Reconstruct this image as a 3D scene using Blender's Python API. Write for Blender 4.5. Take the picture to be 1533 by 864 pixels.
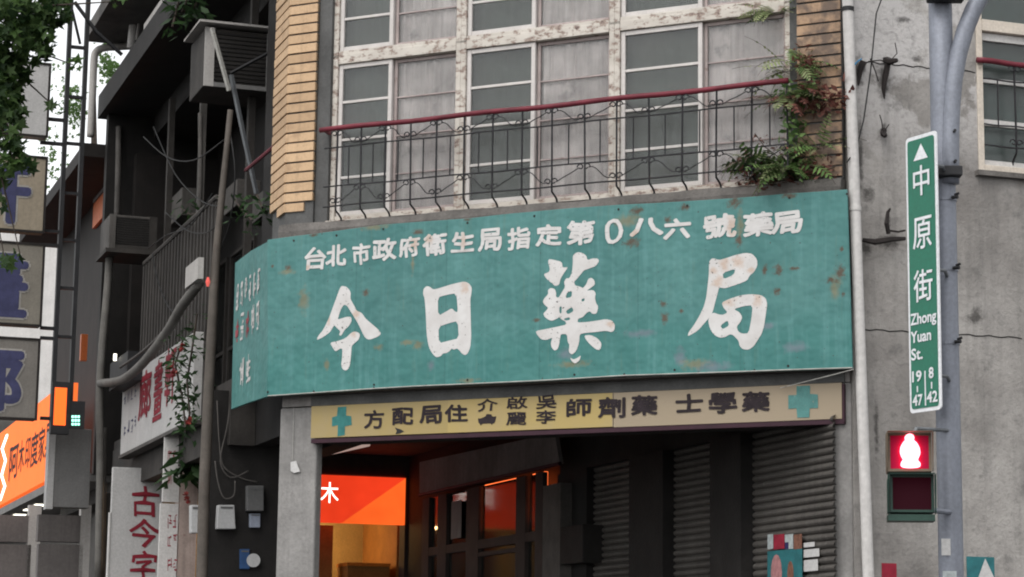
import bpy, math, random
import numpy as np
from mathutils import Vector, Matrix

random.seed(7)
for o in list(bpy.data.objects):
    bpy.data.objects.remove(o)
SC = bpy.context.scene
COL = SC.collection
RAD = math.radians

# ------------------------------------------------------------------ camera
FOC, PITCH, ROLL, EYE = 3403.0, RAD(9.525), RAD(.725), 1.6
_r0 = np.array([1., 0, 0]); FW = np.array([0, math.cos(PITCH), math.sin(PITCH)]); _u0 = np.array([0, -math.sin(PITCH), math.cos(PITCH)])
RT = math.cos(ROLL)*_r0 + math.sin(ROLL)*_u0
UP = -math.sin(ROLL)*_r0 + math.cos(ROLL)*_u0
CAM = np.array([0, 0, EYE])
cd = bpy.data.cameras.new('camera'); co = bpy.data.objects.new('camera', cd); COL.objects.link(co)
cd.sensor_width = 36; cd.lens = 36*FOC/1533; cd.clip_start = .1; cd.clip_end = 3000
mw = Matrix.Identity(4)
for i in range(3):
    mw[i][0] = RT[i]; mw[i][1] = UP[i]; mw[i][2] = -FW[i]; mw[i][3] = CAM[i]
co.matrix_world = mw
SC.camera = co

# ------------------------------------------------------------------ sky, sun, exposure
SUN_EL, SUN_AZ = RAD(52), RAD(208)          # azimuth: clockwise from +Y, behind the camera and a little to its left
w = bpy.data.worlds.new("World"); SC.world = w; w.use_nodes = True
nt = w.node_tree; nt.nodes.clear()
sky = nt.nodes.new('ShaderNodeTexSky'); sky.sky_type = 'NISHITA'; sky.sun_disc = False
sky.sun_elevation = SUN_EL; sky.sun_rotation = SUN_AZ
sky.air_density = 1.2; sky.dust_density = 1.2
hs = nt.nodes.new('ShaderNodeHueSaturation'); hs.inputs['Saturation'].default_value = .08
bg = nt.nodes.new('ShaderNodeBackground'); bg.inputs['Strength'].default_value = .15
ow = nt.nodes.new('ShaderNodeOutputWorld')
nt.links.new(sky.outputs[0], hs.inputs['Color']); nt.links.new(hs.outputs[0], bg.inputs[0]); nt.links.new(bg.outputs[0], ow.inputs[0])
sl = bpy.data.lights.new('sun', 'SUN'); so = bpy.data.objects.new('sun', sl); COL.objects.link(so)
sl.energy = .9; sl.angle = RAD(50); sl.color = (1, .955, .90)
sd = Vector((math.sin(SUN_AZ)*math.cos(SUN_EL), math.cos(SUN_AZ)*math.cos(SUN_EL), math.sin(SUN_EL)))
so.rotation_euler = (-sd).to_track_quat('-Z', 'Y').to_euler()
SC.view_settings.view_transform = 'Standard'; SC.view_settings.look = 'None'
SC.view_settings.exposure = 0.78; SC.view_settings.gamma = 1; SC.view_settings.use_curve_mapping = False
SC.cycles.use_denoising = True
SC.cycles.filter_width = 2.0
SC.cycles.max_bounces = 6

# ------------------------------------------------------------------ planes of the street corner
def ray(px, py): return FW*FOC + RT*(px-766.5) + UP*(432-py)
class PL:
    """a vertical plane with its own right (u), up (z) and outward (off) directions"""
    def __init__(s, o, deg):
        a = RAD(deg); s.o = np.array([o[0], o[1], 0.]); s.d = np.array([math.cos(a), math.sin(a), 0]); s.n = np.array([s.d[1], -s.d[0], 0])
    def uz(s, px, py, off=0.):
        R = ray(px, py); o = s.o + s.n*off; t = ((o-CAM)@s.n)/(R@s.n); p = CAM + R*t
        return float((p-o)@s.d), float(p[2])
    def pt(s, u, z, off=0.): return s.o + s.d*u + s.n*off + np.array([0, 0, z])
    def pp(s, px, py, off=0.):
        u, z = s.uz(px, py, off); return s.pt(u, z, off)
_R = ray(1272, 500); RC = _R*20/_R[1]
uL = PL(RC, -26.01).uz(432, 150)[0]
LC = PL(RC, -26.01).pt(uL, 0)
M = PL(LC, -26.01)      # chamfered corner front
WM = -uL                # its width (5.9 m)
RW = PL(RC, 18.99)      # grey wall on the right street
LP = PL(LC, -71.01)     # front line of the left street (u < 0 is further off)
def X(u): return PL(LP.pt(u, 0), 18.99)   # plane across the left street; u on it grows inwards, away from the road

# ------------------------------------------------------------------ materials
def new_mat(name):
    m = bpy.data.materials.new(name); m.use_nodes = True
    nt = m.node_tree; b = nt.nodes['Principled BSDF']
    return m, nt, b
def N(nt, t, **kw):
    n = nt.nodes.new(t)
    for k, v in kw.items(): setattr(n, k, v)
    return n
def noise(nt, vec, scale, detail=4, rough=.6):
    n = N(nt, 'ShaderNodeTexNoise'); n.inputs['Scale'].default_value = scale; n.inputs['Detail'].default_value = detail; n.inputs['Roughness'].default_value = rough
    if vec is not None: nt.links.new(vec, n.inputs['Vector'])
    return n.outputs[0]
def ramp(nt, f, a, b, ca=(0, 0, 0, 1), cb=(1, 1, 1, 1)):
    r = N(nt, 'ShaderNodeValToRGB'); r.color_ramp.elements[0].position = a; r.color_ramp.elements[1].position = b
    r.color_ramp.elements[0].color = ca; r.color_ramp.elements[1].color = cb
    nt.links.new(f, r.inputs[0]); return r.outputs[0]
def mix(nt, fac, a, b, mode='MIX'):
    n = N(nt, 'ShaderNodeMix', data_type='RGBA', blend_type=mode)
    for sock, v in ((n.inputs[0], fac), (n.inputs[6], a), (n.inputs[7], b)):
        if isinstance(v, (float, int)): sock.default_value = v
        elif isinstance(v, tuple): sock.default_value = (*v, 1) if len(v) == 3 else v
        else: nt.links.new(v, sock)
    return n.outputs[2]
def math_(nt, op, a, b=None, clamp=False):
    n = N(nt, 'ShaderNodeMath', operation=op, use_clamp=clamp)
    for i, v in enumerate((a, b)):
        if v is None: continue
        if isinstance(v, (float, int)): n.inputs[i].default_value = v
        else: nt.links.new(v, n.inputs[i])
    return n.outputs[0]
def coords(nt, scale=(1, 1, 1), kind='Object'):
    t = N(nt, 'ShaderNodeTexCoord'); mp = N(nt, 'ShaderNodeMapping'); mp.inputs['Scale'].default_value = scale
    nt.links.new(t.outputs[kind], mp.inputs[0]); return mp.outputs[0]
def bump(nt, b, h, strength=.3, dist=.02):
    n = N(nt, 'ShaderNodeBump'); n.inputs['Strength'].default_value = strength; n.inputs['Distance'].default_value = dist
    nt.links.new(h, n.inputs['Height']); nt.links.new(n.outputs[0], b.inputs['Normal'])
def mul(c, k): return tuple(min(1, x*k) for x in c)
MATS = {}
def pm(name, base, rough=.75, var=.25, scale=3, dirt=None, dirt_at=.58, dirt_scale=9, stretch=(1, 1, 1), metal=0., bmp=0., streak=0., spec=.3):
    """worn surface: broad and fine tone changes, optional dirt patches, vertical run marks and roughness"""
    m, nt, b = new_mat(name)
    v = coords(nt, stretch)
    c = mix(nt, ramp(nt, noise(nt, v, scale), .3, .72), mul(base, 1-var), mul(base, 1+var*.7))
    c = mix(nt, ramp(nt, noise(nt, v, scale*14, 3), .35, .7), mix(nt, 1., c, (.82, .82, .82), 'MULTIPLY'), c)
    if streak:
        s = noise(nt, coords(nt, (9, 9, .35)), 1.6, 5)
        c = mix(nt, math_(nt, 'MULTIPLY', ramp(nt, s, .48, .75), streak), c, mul(base, .35))
    if dirt:
        c = mix(nt, ramp(nt, noise(nt, v, dirt_scale, 6, .68), dirt_at, dirt_at+.1), c, dirt)
    nt.links.new(c, b.inputs['Base Color'])
    b.inputs['Roughness'].default_value = rough; b.inputs['Metallic'].default_value = metal
    b.inputs['Specular IOR Level'].default_value = spec
    if bmp: bump(nt, b, noise(nt, v, scale*10, 5), bmp)
    MATS[name] = m; return m
def emit(name, col, strength, base=(.05, .05, .05), var=0., scale=3):
    m, nt, b = new_mat(name)
    b.inputs['Base Color'].default_value = (*base, 1); b.inputs['Emission Strength'].default_value = strength; b.inputs['Specular IOR Level'].default_value = .06; b.inputs['Roughness'].default_value = .7
    if var:
        nt.links.new(mix(nt, ramp(nt, noise(nt, coords(nt), scale), .3, .7), mul(col, 1-var), mul(col, 1+var)), b.inputs['Emission Color'])
    else: b.inputs['Emission Color'].default_value = (*col, 1)
    MATS[name] = m; return m

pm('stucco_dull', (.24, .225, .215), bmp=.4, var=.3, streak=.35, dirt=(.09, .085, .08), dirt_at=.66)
pm('ledge', (.15, .138, .128), bmp=.5, var=.35, streak=.4, dirt=(.3, .25, .22), dirt_at=.68)
pm('pillar', (.27, .26, .25), bmp=.4, var=.28, scale=2, streak=.3, dirt=(.12, .11, .105), dirt_at=.64, dirt_scale=4)
pm('dark_strip', (.10, .10, .098), var=.3, bmp=.3)
pm('soffit', (.11, .10, .095), var=.35, bmp=.3, dirt=(.045, .04, .04), dirt_at=.55)
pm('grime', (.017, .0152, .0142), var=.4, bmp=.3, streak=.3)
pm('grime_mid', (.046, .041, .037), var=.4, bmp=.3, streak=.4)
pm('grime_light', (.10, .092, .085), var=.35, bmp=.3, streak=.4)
pm('brown_dark', (.020, .0165, .015), var=.35, streak=.4)
pm('asphalt', (.05, .05, .052), var=.2, scale=.6, bmp=.3)
pm('paving', (.10, .097, .093), var=.2, scale=1.2)
pm('grey_panel', (.20, .195, .19), var=.15, streak=.3)
pm('pale_panel', (.42, .40, .38), var=.12, streak=.25)
pm('cream_panel', (.33, .28, .21), var=.15, scale=1.5, streak=.3, dirt=(.2, .13, .08), dirt_at=.68)
pm('white_board', (.50, .49, .48), var=.08, streak=.15)
pm('white_paint', (.62, .60, .58), var=.1, streak=.15)
pm('cream_wood', (.62, .55, .47), var=.15, dirt=(.3, .24, .19), dirt_at=.62, dirt_scale=14, stretch=(1, 1, 1))
pm('iron', (.018, .017, .02), rough=.6, var=.4, scale=20, dirt=(.06, .025, .02), dirt_at=.66)
pm('dark_steel', (.022, .022, .024), rough=.6, var=.4, scale=5)
pm('grey_steel', (.17, .18, .19), rough=.5, var=.3, scale=6, metal=.3)
pm('pale_steel', (.42, .41, .38), rough=.5, var=.3, scale=9, dirt=(.15, .12, .09), dirt_at=.62)
pm('galvanised', (.235, .25, .29), rough=.5, var=.14, scale=2.5, metal=.25, streak=.25, dirt=(.16, .17, .2), dirt_at=.66, dirt_scale=18)
pm('handrail_red', (.16, .022, .035), rough=.5, var=.35, scale=5, dirt=(.3, .16, .16), dirt_at=.68, dirt_scale=30)
pm('maroon', (.04, .012, .022), rough=.6, var=.3)
pm('pvc', (.56, .54, .52), rough=.5, var=.08, scale=1.5, streak=.35)
pm('cable', (.018, .018, .018), rough=.6, var=.3)
pm('hose', (.15, .142, .13), rough=.7, var=.3, scale=4)
pm('conduit', (.105, .09, .077), rough=.7, var=.35, scale=4, streak=.4, dirt=(.08, .06, .05), dirt_at=.6)
pm('letter_black', (.028, .02, .024), rough=.8, var=.4, scale=12, dirt=(.12, .09, .07), dirt_at=.7, dirt_scale=25)
pm('letter_red', (.24, .015, .03), rough=.7, var=.2)
pm('letter_faded_red', (.33, .07, .085), rough=.8, var=.35, scale=12)
pm('letter_blue', (.055, .058, .135), rough=.7, var=.3, scale=6)
pm('letter_halo', (.38, .36, .33), rough=.7)
pm('letter_white', (.8, .8, .8), rough=.5, var=.04)
pm('cross_teal', (.04, .19, .18), var=.25, scale=14, dirt=(.3, .3, .2), dirt_at=.66, dirt_scale=30)
pm('cross_pale', (.09, .24, .225), var=.2, scale=14, dirt=(.35, .32, .24), dirt_at=.62, dirt_scale=24)
pm('street_green', (.0, .14, .08), rough=.4, var=.05, spec=.5)
pm('street_white', (.75, .76, .78), rough=.4, var=.04)
pm('signal_green', (.022, .055, .042), rough=.5, var=.3)
pm('signal_brown', (.16, .12, .085), rough=.6, var=.3)
pm('shutter', (.12, .110, .10), rough=.55, var=.25, scale=2, metal=.15, streak=.5, dirt=(.2, .19, .18), dirt_at=.64, dirt_scale=7)
pm('paper_white', (.55, .54, .53), var=.06, rough=.9)
pm('paper_red', (.3, .018, .04), var=.25, scale=16, rough=.8)
pm('paper_teal', (.025, .15, .165), var=.3, scale=9, rough=.6)
pm('paper_pink', (.42, .2, .2), var=.3, scale=20, rough=.8)
pm('paper_brown', (.2, .09, .06), var=.5, scale=30, rough=.8)
pm('paper_blue', (.03, .025, .1), var=.4, scale=30)
pm('paper_pale', (.42, .46, .46), var=.3, scale=30)
pm('meter_white', (.45, .45, .45), var=.1, streak=.2)
pm('meter_grey', (.12, .12, .12), var=.2)
pm('meter_blue', (.03, .08, .2), var=.3)
pm('socket_blue', (.28, .31, .38), var=.1)
pm('warm_wall', (.36, .27, .13), var=.12)
pm('warm_brown', (.30, .14, .04), var=.2)
pm('box_orange', (.6, .22, .03), var=.2)
pm('frame_brown', (.05, .038, .034), var=.3)
pm('awning', (.22, .20, .19), var=.3, scale=1.2, streak=.4)
pm('orange_board', (.62, .15, .04), var=.12, rough=.5)
pm('bark', (.06, .045, .035), var=.4, scale=8, bmp=.6)
pm('rust', (.022, .017, .016), var=.5, scale=14)
pm('soot', (.022, .021, .02), var=.5, scale=9)
pm('twine_blue', (.03, .2, .38), var=.2)
pm('curtain_dark', (.10, .112, .096), var=.15, scale=1.2, stretch=(3, 3, .4))
emit('sign_orange', (1, .15, .028), .52, (.6, .15, .04), .1)
emit('led_orange', (1, .13, .02), 1.0, (.3, .05, .01))
emit('led_green', (.35, 1, .75), 1.6)
emit('red_lens', (.5, .0, .03), .06, (.30, .008, .04))
emit('red_lens_dim', (.05, .0, .006), .12, (.018, .004, .007))
emit('red_figure', (1, .16, .21), 5)
emit('lamp_white', (1, .95, .8), 2)
emit('lamp_red', (1, .2, .15), .3, (.4, .05, .05))
emit('tube_dim', (1, .72, .62), .22, (.4, .3, .28))
emit('letter_glow', (1, .93, .85), 1.4, (.7, .7, .7))

def leaf_mat(name, a, b, trans=.35):
    m, nt, bs = new_mat(name)
    g = N(nt, 'ShaderNodeNewGeometry')
    c = mix(nt, g.outputs['Random Per Island'], a, b)
    nt.links.new(c, bs.inputs['Base Color']); bs.inputs['Roughness'].default_value = .55; bs.inputs['Specular IOR Level'].default_value = .3
    tr = N(nt, 'ShaderNodeBsdfTranslucent'); nt.links.new(c, tr.inputs[0])
    mx = N(nt, 'ShaderNodeMixShader'); mx.inputs[0].default_value = trans
    nt.links.new(bs.outputs[0], mx.inputs[1]); nt.links.new(tr.outputs[0], mx.inputs[2])
    nt.links.new(mx.outputs[0], nt.nodes['Material Output'].inputs[0]); MATS[name] = m
leaf_mat('leaf_tree', (.020, .048, .016), (.095, .16, .05), .45)
leaf_mat('leaf_light', (.07, .14, .035), (.12, .2, .06), .5)
leaf_mat('fern_green', (.045, .10, .028), (.17, .27, .085), .35)
leaf_mat('fern_dark', (.025, .042, .018), (.07, .11, .04), .3)
leaf_mat('fern_pale', (.20, .26, .11), (.34, .37, .19), .35)
leaf_mat('leaf_red', (.09, .032, .026), (.22, .09, .07), .3)
leaf_mat('leaf_deep', (.014, .034, .012), (.035, .075, .024), .3)
leaf_mat('flower_red', (.22, .025, .025), (.36, .07, .06), .3)

def uvnode(nt):
    n = N(nt, 'ShaderNodeUVMap', uv_map='UVMap'); return n.outputs[0]
def spots(nt, uv, lst, wob=.6, nscale=9):
    """mask of listed (u, z, ru, rz) blotches with torn outlines"""
    nz = math_(nt, 'MULTIPLY', math_(nt, 'SUBTRACT', noise(nt, uv, nscale, 6, .7), .5), wob*2)
    out = None
    for (u, z, ru, rz) in lst:
        a = N(nt, 'ShaderNodeVectorMath', operation='SUBTRACT'); nt.links.new(uv, a.inputs[0]); a.inputs[1].default_value = (u, z, 0)
        b = N(nt, 'ShaderNodeVectorMath', operation='MULTIPLY'); nt.links.new(a.outputs[0], b.inputs[0]); b.inputs[1].default_value = (1/ru, 1/rz, 0)
        l = N(nt, 'ShaderNodeVectorMath', operation='LENGTH'); nt.links.new(b.outputs[0], l.inputs[0])
        out = l.outputs['Value'] if out is None else math_(nt, 'MINIMUM', out, l.outputs['Value'])
    return ramp(nt, math_(nt, 'ADD', out, nz), .25, 1.05, (1, 1, 1, 1), (0, 0, 0, 1))
def sign_spots(pxs):
    k = 1/147.
    return [(*M.uz(x, y, .18), max(rx*1.12*k, .018), max(ry*1.12*k, .018)) for x, y, rx, ry in pxs]
RUST = sign_spots([(1100, 303, 11, 9), (953, 316, 11, 6), (1025, 310, 9, 5), (1106, 360, 6, 9), (1000, 329, 5, 6), (947, 363, 13, 7), (1145, 404, 4, 9),
        (1165, 404, 7, 8), (1190, 402, 7, 3), (1258, 408, 7, 12), (1245, 419, 10, 4), (1163, 436, 6, 5), (993, 455, 5, 5), (995, 476, 6, 9), (1020, 466, 4, 3),
        (1260, 373, 3, 4), (803, 480, 6, 4), (432, 401, 6, 4), (408, 399, 2, 3), (548, 438, 6, 6), (626, 347, 9, 5), (1262, 440, 3, 4), (700, 329, 6, 3),
        (1182, 293, 12, 4), (470, 352, 9, 3), (867, 308, 6, 3)])
RUST2 = sign_spots([(1108, 335, 5, 22), (626, 516, 9, 8), (610, 513, 14, 4), (489, 546, 5, 9), (567, 520, 8, 5), (430, 407, 14, 5), (618, 395, 3, 20),
        (940, 330, 22, 10), (1250, 430, 8, 18), (860, 545, 30, 5), (700, 570, 20, 4), (1040, 545, 24, 8), (560, 340, 26, 5), (455, 450, 10, 20)])
FADE = sign_spots([(958, 499, 24, 6), (1067, 549, 28, 9), (1018, 535, 9, 14), (1150, 488, 12, 5), (645, 548, 6, 8), (846, 530, 12, 9), (1190, 520, 18, 8)])
def sign_paint():
    m, nt, b = new_mat('sign_teal'); uv = uvnode(nt)
    c = mix(nt, ramp(nt, noise(nt, uv, 1.3, 5), .3, .7), (.050, .156, .149), (.078, .203, .192))
    sep = N(nt, 'ShaderNodeSeparateXYZ'); nt.links.new(uv, sep.inputs[0])
    lap = ramp(nt, math_(nt, 'ADD', sep.outputs[1], math_(nt, 'MULTIPLY', noise(nt, uv, 3), .12)), .0, 1)
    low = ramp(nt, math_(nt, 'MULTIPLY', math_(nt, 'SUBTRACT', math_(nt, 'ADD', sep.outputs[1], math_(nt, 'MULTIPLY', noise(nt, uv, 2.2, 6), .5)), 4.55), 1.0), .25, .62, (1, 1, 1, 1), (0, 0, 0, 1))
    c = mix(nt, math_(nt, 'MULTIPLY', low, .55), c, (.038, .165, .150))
    # sheet joints: a thin dark line, each sheet of a slightly different tone
    for uj, tone in ((.95, .96), (1.95, 1.05), (2.95, .97), (3.95, 1.04), (4.95, .97)):
        d = math_(nt, 'SUBTRACT', sep.outputs[0], uj)
        c = mix(nt, math_(nt, 'GREATER_THAN', d, 0.), c, mix(nt, 1., c, (tone/1.0, tone, tone), 'MULTIPLY'))
        c = mix(nt, math_(nt, 'MULTIPLY', ramp(nt, math_(nt, 'ABSOLUTE', d), .003, .009, (1, 1, 1, 1), (0, 0, 0, 1)), .28), c, (.02, .06, .055))
    # long faint run marks and a chalky bloom
    mp = N(nt, 'ShaderNodeMapping'); mp.inputs['Scale'].default_value = (7, .5, 1); nt.links.new(uv, mp.inputs[0])
    c = mix(nt, math_(nt, 'MULTIPLY', ramp(nt, noise(nt, mp.outputs[0], 2, 5), .5, .75), .38), c, (.13, .29, .29))
    c = mix(nt, math_(nt, 'MULTIPLY', ramp(nt, noise(nt, mp.outputs[0], 3.3, 5), .58, .8), .3), c, (.13, .16, .10))
    c = mix(nt, math_(nt, 'MULTIPLY', ramp(nt, noise(nt, uv, 9, 6, .7), .5, .8), .35), c, (.04, .17, .155))
    c = mix(nt, math_(nt, 'MULTIPLY', spots(nt, uv, FADE, 1.1, 14), .6), c, (.16, .17, .21))
    c = mix(nt, math_(nt, 'MULTIPLY', spots(nt, uv, RUST2, 1.3, 16), .55), c, (.22, .16, .075))
    c = mix(nt, math_(nt, 'MULTIPLY', spots(nt, uv, RUST, 1.5, 26), .85), c, (.09, .05, .03))
    sp = ramp(nt, noise(nt, uv, 36, 2), .70, .73)
    c = mix(nt, sp, c, (.05, .03, .025))
    nt.links.new(c, b.inputs['Base Color']); b.inputs['Roughness'].default_value = .62; b.inputs['Specular IOR Level'].default_value = .25
    bump(nt, b, noise(nt, uv, 2.4, 3), .5, .09)
    MATS['sign_teal'] = m
sign_paint()
LRUST = sign_spots([(1075, 420, 9, 7), (1068, 405, 6, 6), (1105, 392, 10, 10), (1085, 395, 8, 12), (1125, 405, 6, 5), (1075, 425, 10, 5), (1090, 452, 14, 6), (1080, 462, 5, 5), (533, 471, 7, 8), (530, 500, 5, 6), (492, 480, 4, 7),
        (696, 432, 8, 9), (460, 401, 8, 4), (620, 365, 7, 14), (643, 356, 8, 12), (694, 362, 5, 16), (1096, 340, 8, 18), (950, 350, 8, 10), (805, 487, 7, 5), (1135, 448, 7, 12), (915, 485, 8, 6)])
def letter_paint():
    m, nt, b = new_mat('sign_letter'); uv = uvnode(nt)
    c = mix(nt, ramp(nt, noise(nt, uv, 5, 4), .3, .7), (.50, .48, .465), (.60, .59, .58))
    c = mix(nt, math_(nt, 'MULTIPLY', spots(nt, uv, LRUST, 1.3, 18), .5), c, (.44, .27, .165))
    c = mix(nt, math_(nt, 'MULTIPLY', ramp(nt, noise(nt, uv, 34, 3, .6), .63, .66), ramp(nt, noise(nt, uv, 3.1, 2), .42, .55)), c, (.09, .085, .08))
    nt.links.new(c, b.inputs['Base Color']); b.inputs['Roughness'].default_value = .7; b.inputs['Specular IOR Level'].default_value = .2
    MATS['sign_letter'] = m
letter_paint()
def wood_peel():
    m, nt, b = new_mat('peeling_wood')
    v = coords(nt, (2.2, 2.2, 4)); v2 = coords(nt, (1.2, 1.2, 7))
    n = noise(nt, v, 4.2, 8, .72)
    c = mix(nt, ramp(nt, noise(nt, v, 1.2), .3, .7), (.44, .405, .36), (.58, .54, .485))
    c = mix(nt, ramp(nt, n, .515, .575), c, (.30, .235, .20))
    c = mix(nt, ramp(nt, n, .61, .65), c, (.115, .085, .08))
    nt.links.new(c, b.inputs['Base Color']); b.inputs['Roughness'].default_value = .8; b.inputs['Specular IOR Level'].default_value = .2
    bump(nt, b, ramp(nt, n, .5, .62, (1, 1, 1, 1), (0, 0, 0, 1)), .4, .01)
    MATS['peeling_wood'] = m
wood_peel()
pm('sash_paint', (.60, .565, .54), var=.1, scale=6, dirt=(.28, .2, .18), dirt_at=.70, dirt_scale=16)
pm('sash_old', (.40, .335, .32), var=.25, scale=6, dirt=(.16, .11, .10), dirt_at=.58, dirt_scale=12)
def tile_mat(name, cols, dirt_at):
    m, nt, b = new_mat(name)
    g = N(nt, 'ShaderNodeNewGeometry'); r = N(nt, 'ShaderNodeValToRGB'); r.color_ramp.interpolation = 'LINEAR'
    r.color_ramp.elements[0].color = (*cols[0], 1); r.color_ramp.elements[1].color = (*cols[1], 1)
    nt.links.new(g.outputs['Random Per Island'], r.inputs[0])
    v = coords(nt)
    c = mix(nt, ramp(nt, noise(nt, v, 6, 5), dirt_at, dirt_at+.2), r.outputs[0], cols[2])
    c = mix(nt, math_(nt, 'MULTIPLY', ramp(nt, noise(nt, v, 40, 3), .45, .7), .25), c, mul(cols[0], .6))
    c = mix(nt, math_(nt, 'MULTIPLY', ramp(nt, noise(nt, coords(nt, (14, 14, .5)), 1.5, 5), .52, .75), .35), c, mul(cols[2], .6))
    nt.links.new(c, b.inputs['Base Color']); b.inputs['Roughness'].default_value = .6; b.inputs['Specular IOR Level'].default_value = .3
    MATS[name] = m
tile_mat('tile_yellow', ((.42, .28, .165), (.57, .39, .235), (.36, .235, .14)), .54)
tile_mat('tile_stained', ((.34, .215, .13), (.44, .30, .19), (.12, .085, .065)), .40)
def stucco():
    m, nt, b = new_mat('stucco'); v = coords(nt); uv = uvnode(nt)
    sep = N(nt, 'ShaderNodeSeparateXYZ'); nt.links.new(uv, sep.inputs[0])
    big = noise(nt, v, .9, 6, .62)
    c = mix(nt, ramp(nt, big, .34, .66), (.20, .186, .174), (.39, .37, .348))
    # whiter flaking plaster high up
    hi = math_(nt, 'MULTIPLY', math_(nt, 'SUBTRACT', sep.outputs[1], 5.9), .9, True)
    c = mix(nt, math_(nt, 'MULTIPLY', math_(nt, 'MULTIPLY', hi, .8), ramp(nt, noise(nt, v, 2.0, 7, .65), .44, .5)), c, (.52, .50, .49))
    c = mix(nt, math_(nt, 'MULTIPLY', ramp(nt, noise(nt, v, 5, 6, .7), .56, .68), .55), c, (.14, .135, .13))
    c = mix(nt, math_(nt, 'MULTIPLY', ramp(nt, noise(nt, coords(nt, (4, 4, .35)), 1.3, 6, .65), .5, .72), .5), c, (.13, .125, .12))
    c = mix(nt, math_(nt, 'MULTIPLY', ramp(nt, noise(nt, v, 22, 4, .7), .5, .75), .4), c, (.12, .115, .11))
    # hairline cracks
    wv = N(nt, 'ShaderNodeVectorMath', operation='ADD'); nt.links.new(v, wv.inputs[0])
    nn = N(nt, 'ShaderNodeTexNoise'); nn.inputs['Scale'].default_value = 3; nt.links.new(v, nn.inputs['Vector'])
    sc_ = N(nt, 'ShaderNodeVectorMath', operation='SCALE'); sc_.inputs['Scale'].default_value = .5; nt.links.new(nn.outputs[1], sc_.inputs[0]); nt.links.new(sc_.outputs[0], wv.inputs[1])
    vo = N(nt, 'ShaderNodeTexVoronoi', feature='DISTANCE_TO_EDGE'); vo.inputs['Scale'].default_value = .9; nt.links.new(wv.outputs[0], vo.inputs['Vector'])
    cr = math_(nt, 'MULTIPLY', ramp(nt, vo.outputs[0], .004, .02, (1, 1, 1, 1), (0, 0, 0, 1)), ramp(nt, noise(nt, v, 1.1), .5, .6))
    c = mix(nt, math_(nt, 'MULTIPLY', cr, .3), c, (.09, .085, .08))
    SO = [(*RW.uz(x, y), rx/165, ry/165) for x, y, rx, ry in ((1284, 105, 14, 30), (1322, 120, 12, 34), (1323, 195, 6, 16), (1330, 362, 30, 12), (1295, 372, 12, 14), (1288, 230, 6, 60), (1330, 330, 5, 14), (1300, 290, 14, 20), (1460, 475, 16, 14), (1372, 90, 10, 8), (1350, 30, 16, 6), (1312, 640, 5, 50))]
    c = mix(nt, math_(nt, 'MULTIPLY', spots(nt, uv, SO, 1.4, 12), .75), c, (.035, .032, .03))
    nt.links.new(c, b.inputs['Base Color']); b.inputs['Roughness'].default_value = .9; b.inputs['Specular IOR Level'].default_value = .15
    bump(nt, b, noise(nt, v, 16, 9, .75), .7, .03)
    MATS['stucco'] = m
stucco()
def yellow_board():
    m, nt, b = new_mat('board_yellow'); uv = uvnode(nt)
    sep = N(nt, 'ShaderNodeSeparateXYZ'); nt.links.new(uv, sep.inputs[0])
    us = M.uz(918, 605)[0]; u2 = M.uz(672, 620)[0]
    right = math_(nt, 'GREATER_THAN', sep.outputs[0], us); mid = math_(nt, 'GREATER_THAN', sep.outputs[0], u2)
    c = mix(nt, mid, (.33, .25, .10), (.385, .29, .11)); c = mix(nt, right, c, (.30, .242, .17))
    c = mix(nt, math_(nt, 'MULTIPLY', ramp(nt, noise(nt, uv, 2.2, 6), .4, .7), .45), c, (.31, .25, .17))
    c = mix(nt, ramp(nt, noise(nt, uv, 30, 3), .72, .76), c, (.2, .13, .08))
    nt.links.new(c, b.inputs['Base Color']); b.inputs['Roughness'].default_value = .55; b.inputs['Specular IOR Level'].default_value = .3
    MATS['board_yellow'] = m
yellow_board()
def curtain():
    m, nt, b = new_mat('curtain')
    v = coords(nt, (4, 4, .25))
    n = noise(nt, v, 3.2, 3)
    c = mix(nt, ramp(nt, n, .3, .7), (.58, .50, .49), (.80, .72, .70))
    c = mix(nt, ramp(nt, noise(nt, coords(nt), 3, 6), .6, .75), c, (.22, .19, .185))
    nt.links.new(c, b.inputs['Base Color']); b.inputs['Roughness'].default_value = .9; bump(nt, b, n, .8, .06)
    MATS['curtain'] = m
curtain()
def glass(name, tint, gloss, refl=(.9, .95, .95), rough=.06, dust=(.3, .3, .28)):
    m, nt, b = new_mat(name); nt.nodes.remove(b)
    t = N(nt, 'ShaderNodeBsdfTransparent'); t.inputs[0].default_value = (*tint, 1)
    g = N(nt, 'ShaderNodeBsdfGlossy'); g.inputs['Roughness'].default_value = rough; g.inputs[0].default_value = (*refl, 1)
    d = N(nt, 'ShaderNodeBsdfDiffuse'); d.inputs[0].default_value = (*dust, 1)
    fr = N(nt, 'ShaderNodeFresnel'); fr.inputs[0].default_value = 1.5
    a = N(nt, 'ShaderNodeMixShader'); nt.links.new(math_(nt, 'ADD', fr.outputs[0], gloss), a.inputs[0]); nt.links.new(t.outputs[0], a.inputs[1]); nt.links.new(g.outputs[0], a.inputs[2])
    bb = N(nt, 'ShaderNodeMixShader'); nt.links.new(math_(nt, 'MULTIPLY', ramp(nt, noise(nt, coords(nt), 2.5, 6), .35, .75), .2), bb.inputs[0])
    nt.links.new(a.outputs[0], bb.inputs[1]); nt.links.new(d.outputs[0], bb.inputs[2])
    nt.links.new(bb.outputs[0], nt.nodes['Material Output'].inputs[0]); MATS[name] = m
glass('pane', (.97, .975, .97), .0, (.72, .74, .74), .32, (.20, .195, .19))
glass('shop_glass', (.7, .75, .7), .0, (.8, .8, .8), .08, (.1, .1, .1))
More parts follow.
